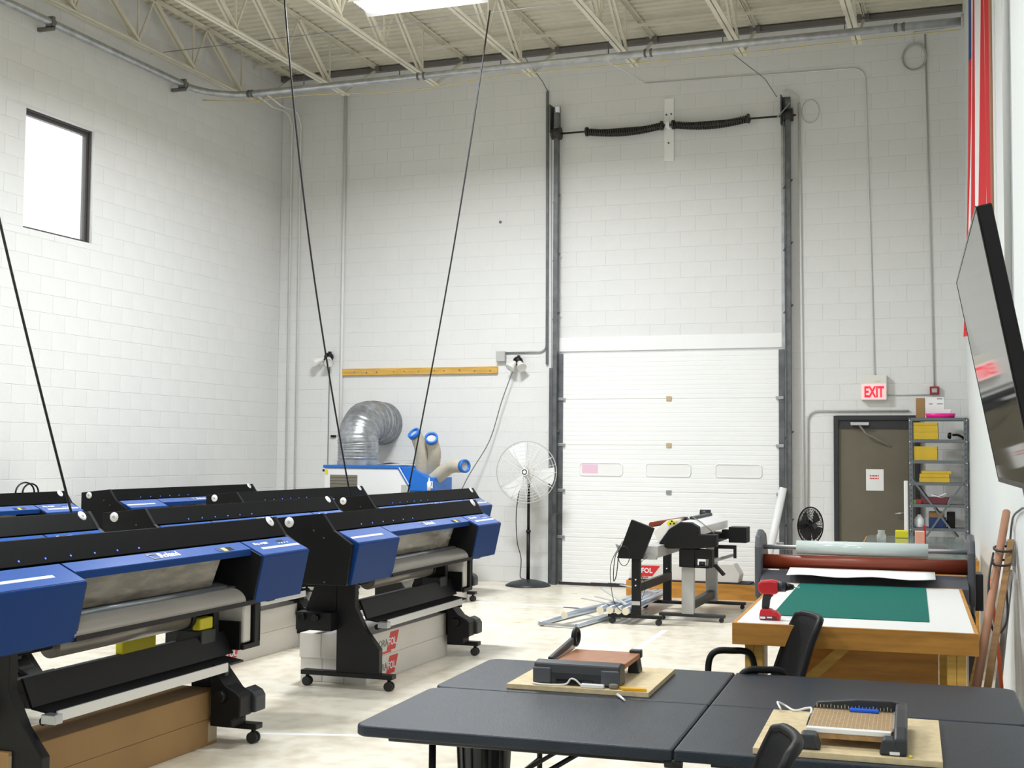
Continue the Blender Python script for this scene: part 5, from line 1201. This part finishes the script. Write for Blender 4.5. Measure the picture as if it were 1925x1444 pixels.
# ---- flag hanging in the right corner
fl = thing('hanging_flag', 'red white and blue striped flag hanging bunched on the right wall', 'flag', (UW - 0.1, 11.8, 3.0), F=RF)
V0, V1, FZ0, FZ1 = 10.7, 12.9, 3.1, 7.0
def fold(v, z):
    s = (v - V0) / (V1 - V0); low = (FZ1 - z) / (FZ1 - FZ0)
    return UW - 0.012 - min(1.0, 6 * s) * (0.045 + 0.035 * math.sin(s * 24 + 1.5 * low) + 0.10 * low * low * s)
stripes = 13; nz = 26
for k in range(stripes):
    rows = []
    for i in range(nz + 1):
        z = FZ1 + (FZ0 - FZ1) * i / nz
        narrow = 1.0 - 0.25 * (i / nz)
        row = []
        for j in range(5):
            v = V0 + (V1 - V0) * (k + j / 4) / stripes
            v = 11.8 + (v - 11.8) * narrow
            row.append(Vector((fold(V0 + (V1 - V0) * (k + j / 4) / stripes, z), v, z - (0.25 * (k / stripes) * (i / nz)))))
        rows.append(row)
    if k >= 8:
        cut = int(nz * 0.40)
        MB().grid(rows[:cut + 1]).build('canton', 'flag_blue', fl, F=RF)
        rows = rows[cut:]
    MB().grid(rows).build('stripe', 'flag_red' if k % 2 == 0 else 'flag_white', fl, F=RF)
single('flag_cord', MB().cyl((UW - 0.03, 10.4, 2.6), (UW - 0.03, 10.4, 7.0), 0.012, n=8), 'tube_brown', 'thin brown cord hanging beside the flag', 'cord', F=RF)

# ---- black folding tables
TZ = 0.74
def folding_table(label, v0, v1):
    t = thing('folding_table', label, 'table', (-0.785, (v0 + v1) / 2, 0), group='black centre fold tables', F=RF)
    for (a, b, s) in ((-1.985, -0.792, -1), (-0.788, 0.42, 1)):
        r = 0.06; pts = []
        corners = [(a, v0), (b, v0), (b, v1), (a, v1)]
        for i, (u, v) in enumerate(corners):
            rounded = (i in (0, 3) and s < 0) or (i in (1, 2) and s > 0)
            if not rounded: pts.append((u, v)); continue
            cu_ = u + (r if u == a else -r); cv_ = v + (r if v == v0 else -r)
            st = {0: PI, 1: 1.5 * PI, 2: 0.0, 3: 0.5 * PI}[i]
            pts += [(cu_ + r * math.cos(st + q * PI / 12), cv_ + r * math.sin(st + q * PI / 12)) for q in range(7)]
        MB().prism(pts, 'z', TZ - 0.042, TZ).build('table_half', 'table_black', t, F=RF, bevel=0.010, seg=3)
        uu = a + 0.28 if s < 0 else b - 0.28
        lg = MB()
        for v in (v0 + 0.10, v1 - 0.10): MB().cyl((uu, v, TZ - 0.05), (uu, v, 0.0), 0.0135, n=12).build('leg', 'steel_black', t, F=RF)
        MB().cyl((uu, v0 + 0.10, 0.20), (uu, v1 - 0.10, 0.20), 0.011, n=10).cyl((uu, v0 + 0.10, TZ - 0.055), (uu, v1 - 0.10, TZ - 0.055), 0.012, n=10).build('leg_crossbar', 'steel_black', t, F=RF)
        MB().cyl((uu, (v0 + v1) / 2, 0.30), (uu - s * 0.60, (v0 + v1) / 2, TZ - 0.06), 0.010, n=10).cyl((uu, v0 + 0.10, 0.30), (uu, v1 - 0.10, 0.30), 0.008, n=8).build('leg_brace', 'steel_black', t, F=RF)
        for v in (v0 + 0.07, v1 - 0.07): MB().cyl((a + 0.12, v, TZ - 0.055), (b - 0.02, v, TZ - 0.055), 0.011, n=10).build('frame_rail', 'steel_black', t, F=RF)
    MB().cyl((-0.82, v0 + 0.02, TZ - 0.05), (-0.76, v0 + 0.02, TZ - 0.05), 0.018, n=12).build('fold_hinge', 'steel_black', t, F=RF)
    return t
folding_table('black folding table in the foreground with a trimmer at its right', 4.395, 5.222)
folding_table('black folding table behind the foreground one, carrying the raised arm trimmer', 5.232, 6.035)
# waste bin under the foreground table
wbn = thing('waste_bin', 'dark waste bin under the far end of the folding tables', 'bin', (-1.81, 5.42, 0), F=RF)
MB().lathe([(0.0, 0.004), (0.09, 0.0), (0.094, 0.004), (0.122, 0.52), (0.128, 0.53), (0.122, 0.53), (0.116, 0.51), (0.09, 0.012)], 28).build('bin_shell', 'charcoal', wbn)
for k in range(7):
    a = PI + 0.2 + k * 0.4; MB().beam((0.095 * math.cos(a), 0.095 * math.sin(a), 0.02), (0.121 * math.cos(a), 0.121 * math.sin(a), 0.50), 0.006, 0.012).build('rib', 'black_plastic', wbn)

# ---- trimmer with raised arm on its board
sbx('base_board', -1.668, -1.05, 5.285, 5.90, TZ + 0.0005, TZ + 0.021, 'particle', 'particle board sheet under the trimmer with the raised arm', 'board', 0.001)
b1 = TZ + 0.0215
t1 = thing('guillotine_trimmer', 'black guillotine trimmer with brown bed and raised arm', 'paper trimmer', (-1.36, 5.62, b1), F=RF)
MB().prism([(5.335, b1), (5.335, b1 + 0.05), (5.350, b1 + 0.088), (5.400, b1 + 0.095), (5.445, b1 + 0.085), (5.455, b1)], 'x', -1.565, -1.185).build('rail_body', 'charcoal', t1, F=RF, bevel=0.008)
for u in (-1.565, -1.265): MB().box(u, u + 0.08, 5.328, 5.34, b1 + 0.004, b1 + 0.07).build('end_pad', 'lam_gray', t1, F=RF, bevel=0.006)
MB().box(-1.46, -1.30, 5.330, 5.338, b1 + 0.002, b1 + 0.024).build('grip_slot', 'black_gloss', t1, F=RF)
MB().box(-1.495, -1.185, 5.455, 5.79, b1 + 0.062, b1 + 0.084).build('bed', 'masonite', t1, F=RF, bevel=0.003)
for u in (-1.49, -1.235):
    MB().prism([(u, b1), (u + 0.055, b1), (u + 0.045, b1 + 0.060), (u + 0.01, b1 + 0.060)], 'y', 5.72, 5.80).build('foot', 'charcoal', t1, F=RF, bevel=0.004)
MB().box(-1.235, -1.18, 5.76, 5.80, b1 + 0.0605, b1 + 0.098).build('stop', 'charcoal', t1, F=RF, bevel=0.006)
ar = MB().beam((-1.515, 5.43, b1 + 0.085), (-1.505, 5.78, b1 + 0.125), 0.022, 0.03).build('arm', 'charcoal', t1, F=RF, bevel=0.005)
MB().tube([(-1.500 , 5.82 + 0.045 * math.cos(a), b1 + 0.135 + 0.034 * math.sin(a)) for a in [2 * PI * q / 20 for q in range(20)]], 0.012, 10, closed=True).build('handle', 'black_plastic', ar, F=RF)
MB().beam((-1.50, 5.45, b1 + 0.075), (-1.50, 5.80, b1 + 0.095), 0.003, 0.02).build('blade', 'alu', ar, F=RF)
sbx('power_strip', -1.345, -1.245, 5.295, 5.322, b1, b1 + 0.016, 'white_plastic', 'small white adapter lying in front of the raised arm trimmer', 'adapter', 0.004)
single('charging_cable', MB().tube(bez([(-1.345, 5.31, b1 + 0.008), (-1.37, 5.305, b1 + 0.03), (-1.39, 5.305, b1 + 0.032), (-1.41, 5.305, b1 + 0.01), (-1.46, 5.30, b1 + 0.005), (-1.52, 5.295, b1 + 0.005), (-1.56, 5.31, b1 + 0.006)], 6), 0.004, 6), 'white_plastic', 'white cord curling in front of the raised arm trimmer', 'cord', F=RF)
sbx('gray_knob', -1.225, -1.185, 5.30, 5.325, b1, b1 + 0.022, 'vent_dark', 'small grey clip beside the yellow cutter', 'clip', 0.009)
single('yellow_cutter', MB().prism([(-1.185, 5.322), (-1.075, 5.330), (-1.060, 5.300), (-1.160, 5.290)], 'z', b1, b1 + 0.012), 'orange_yellow', 'flat yellow cutter on the corner of the particle board', 'cutter', F=RF, bevel=0.003)
single('white_marker', MB().cyl((-1.178, 5.270, TZ + 0.007), (-1.125, 5.165, TZ + 0.007), 0.007, 0.004, 10), 'white_plastic', 'white plastic pick lying at the edge of the rear black table', 'pick', F=RF)

# ---- second trimmer on its board
sbx('base_board', -0.522, 0.088, 4.425, 5.11, TZ + 0.0005, TZ + 0.021, 'particle', 'particle board sheet under the trimmer in the foreground', 'board', 0.001)
t2 = thing('paper_trimmer', 'black paper trimmer with gridded tan bed and blue bar', 'paper trimmer', (-0.2, 4.72, b1), F=RF)
bz = b1 + 0.056
MB().box(-0.353, -0.070, 4.555, 4.90, bz - 0.018, bz).build('bed', 'grid_tan', t2, F=RF, bevel=0.002)
gl = MB()
for k in range(20): gl.box(-0.350 + 0.0142 * k, -0.3492 + 0.0142 * k, 4.565, 4.89, bz, bz + 0.0005)
for k in range(23): gl.box(-0.353, -0.070, 4.57 + 0.0142 * k, 4.5708 + 0.0142 * k, bz, bz + 0.0005)
gl.build('grid_lines', 'end_cream', t2, F=RF, kind='stuff')
MB().box(-0.353, -0.074, 4.525, 4.555, bz - 0.012, bz + 0.004).build('ruler', 'white_plastic', t2, F=RF, bevel=0.002)
MB().box(-0.353, -0.074, 4.527, 4.555, bz - 0.030, bz - 0.0125).build('front_edge', 'grid_tan', t2, F=RF)
for (u0, u1) in ((-0.378, -0.300), (-0.112, -0.045)):
    MB().prism([(u0, b1), (u1, b1), (u1 - 0.016, b1 + 0.052), (u0 + 0.012, b1 + 0.052)], 'y', 4.450, 4.524).build('foot', 'charcoal', t2, F=RF, bevel=0.008)
    MB().prism([(u0, b1), (u1, b1), (u1 - 0.012, bz - 0.018), (u0 + 0.012, bz - 0.018)], 'y', 4.83, 4.90).build('foot', 'charcoal', t2, F=RF, bevel=0.006)
MB().prism([(-0.356, bz + 0.001), (-0.34, bz + 0.022), (-0.20, bz + 0.038), (-0.08, bz + 0.040), (-0.04, bz + 0.034), (-0.04, bz + 0.001)], 'y', 4.90, 4.93).build('back_rail', 'charcoal', t2, F=RF, bevel=0.004)
tk = MB()
for k in range(22): tk.box(-0.343 + 0.0125 * k, -0.341 + 0.0125 * k, 4.8985, 4.90, bz + 0.004, bz + (0.014 if k % 4 else 0.018))
tk.build('scale_marks', 'end_cream', t2, F=RF, kind='stuff')
ar2 = MB().prism([(4.45, b1), (4.45, b1 + 0.055), (4.52, bz + 0.026), (4.78, bz + 0.036), (4.93, bz + 0.034), (4.93, b1 + 0.03), (4.56, b1 + 0.03), (4.54, b1)], 'x', -0.064, -0.022).build('cutting_arm', 'charcoal', t2, F=RF, bevel=0.008)
MB().box(-0.070, -0.064, 4.56, 4.86, bz + 0.001, bz + 0.012).build('blade', 'alu', ar2, F=RF)
MB().box(-0.225, -0.122, 4.858, 4.888, bz + 0.0006, bz + 0.012).build('blue_bar', 'tool_blue', t2, F=RF, bevel=0.003)
MB().box(-0.078, -0.046, 4.4485, 4.450, b1 + 0.004, b1 + 0.014).build('white_label', 'stripe_white', t2, F=RF)
single('yellow_pin', MB().lathe([(0.0, 0.0), (0.007, 0.0), (0.006, 0.008), (0.0, 0.009)], 10, (-0.012, 4.445, b1)), 'yellow', 'tiny yellow push pin by the foreground trimmer', 'pin', F=RF)
single('charging_cable', MB().tube(bez([(-0.49, 5.06, b1 + 0.012), (-0.505, 5.10, b1 + 0.03), (-0.48, 5.135, b1 + 0.012), (-0.44, 5.09, b1 + 0.004), (-0.40, 5.105, b1 + 0.012), (-0.375, 5.07, b1 + 0.02), (-0.375, 5.0, b1 + 0.003), (-0.372, 4.95, b1 + 0.004)], 8), 0.0045, 6), 'white_plastic', 'white charging cable curled on the foreground particle board', 'cable', F=RF)

# ---- office chairs
def office_chair(label, u, v, face):
    t = thing('office_chair', label, 'chair', (u, v, 0), rz=face, group='black mesh office chairs', F=RF)
    for k in range(5):
        a = 2 * PI * k / 5 + 0.3
        MB().beam((0.03 * math.cos(a), 0.03 * math.sin(a), 0.10), (0.27 * math.cos(a), 0.27 * math.sin(a), 0.075), 0.04, 0.03).build('base_arm', 'black_plastic', t, bevel=0.005)
        MB().cyl((0.27 * math.cos(a) - 0.02 * math.sin(a), 0.27 * math.sin(a) + 0.02 * math.cos(a), 0.028), (0.27 * math.cos(a) + 0.02 * math.sin(a), 0.27 * math.sin(a) - 0.02 * math.cos(a), 0.028), 0.028, n=14).build('caster', 'rubber', t)
    MB().cyl((0, 0, 0.09), (0, 0, 0.40), 0.025, n=14).build('gas_lift', 'black_metal', t)
    MB().box(-0.235, 0.235, -0.24, 0.22, 0.42, 0.49).build('seat', 'mesh_fabric', t, bevel=0.03, seg=3)
    # backrest: curved mesh panel in a frame, leaning back (+y)
    def bp(s, z):
        h = (z - 0.52) / 0.47
        return Vector((s * (0.195 - 0.03 * h * h), 0.21 + 0.16 * h + 0.05 * max(0, h - 0.75) * 4 * 0.3 - 0.035 * (1 - s * s) * -1, z))
    rows = [[bp(-1 + 2 * j / 8, 0.52 + 0.43 * i / 10) for j in range(9)] for i in range(11)]
    bk = MB().grid(rows).build('back_mesh', 'mesh_fabric', t)
    so = bk.modifiers.new('thickness', 'SOLIDIFY'); so.thickness = 0.012
    loop = [bp(-1, 0.52 + 0.43 * i / 10) for i in range(11)] + [bp(-1 + 2 * j / 8, 0.962) for j in range(1, 8)] + [bp(1, 0.95 - 0.43 * i / 10) for i in range(11)] + [bp(1 - 2 * j / 8, 0.51) for j in range(1, 8)]
    MB().tube(loop, 0.017, 8, closed=True).build('back_frame', 'black_plastic', bk)
    MB().beam((0, 0.15, 0.43), (0, 0.27, 0.60), 0.06, 0.025).build('back_post', 'black_plastic', t)
    for s in (-1, 1):
        MB().tube(bez([(s * 0.25, 0.18, 0.46), (s * 0.29, 0.19, 0.60), (s * 0.29, 0.16, 0.735), (s * 0.29, 0.06, 0.755), (s * 0.29, -0.03, 0.745), (s * 0.285, -0.06, 0.66), (s * 0.25, -0.05, 0.47)], 6), 0.017, 8).build('armrest', 'black_plastic', t)
    return t
office_chair('black mesh office chair between the tables, turned sideways', -0.83, 6.30, -1.18)
office_chair('black mesh office chair at the bottom edge in front of the foreground table', -0.71, 3.59, -1.36)
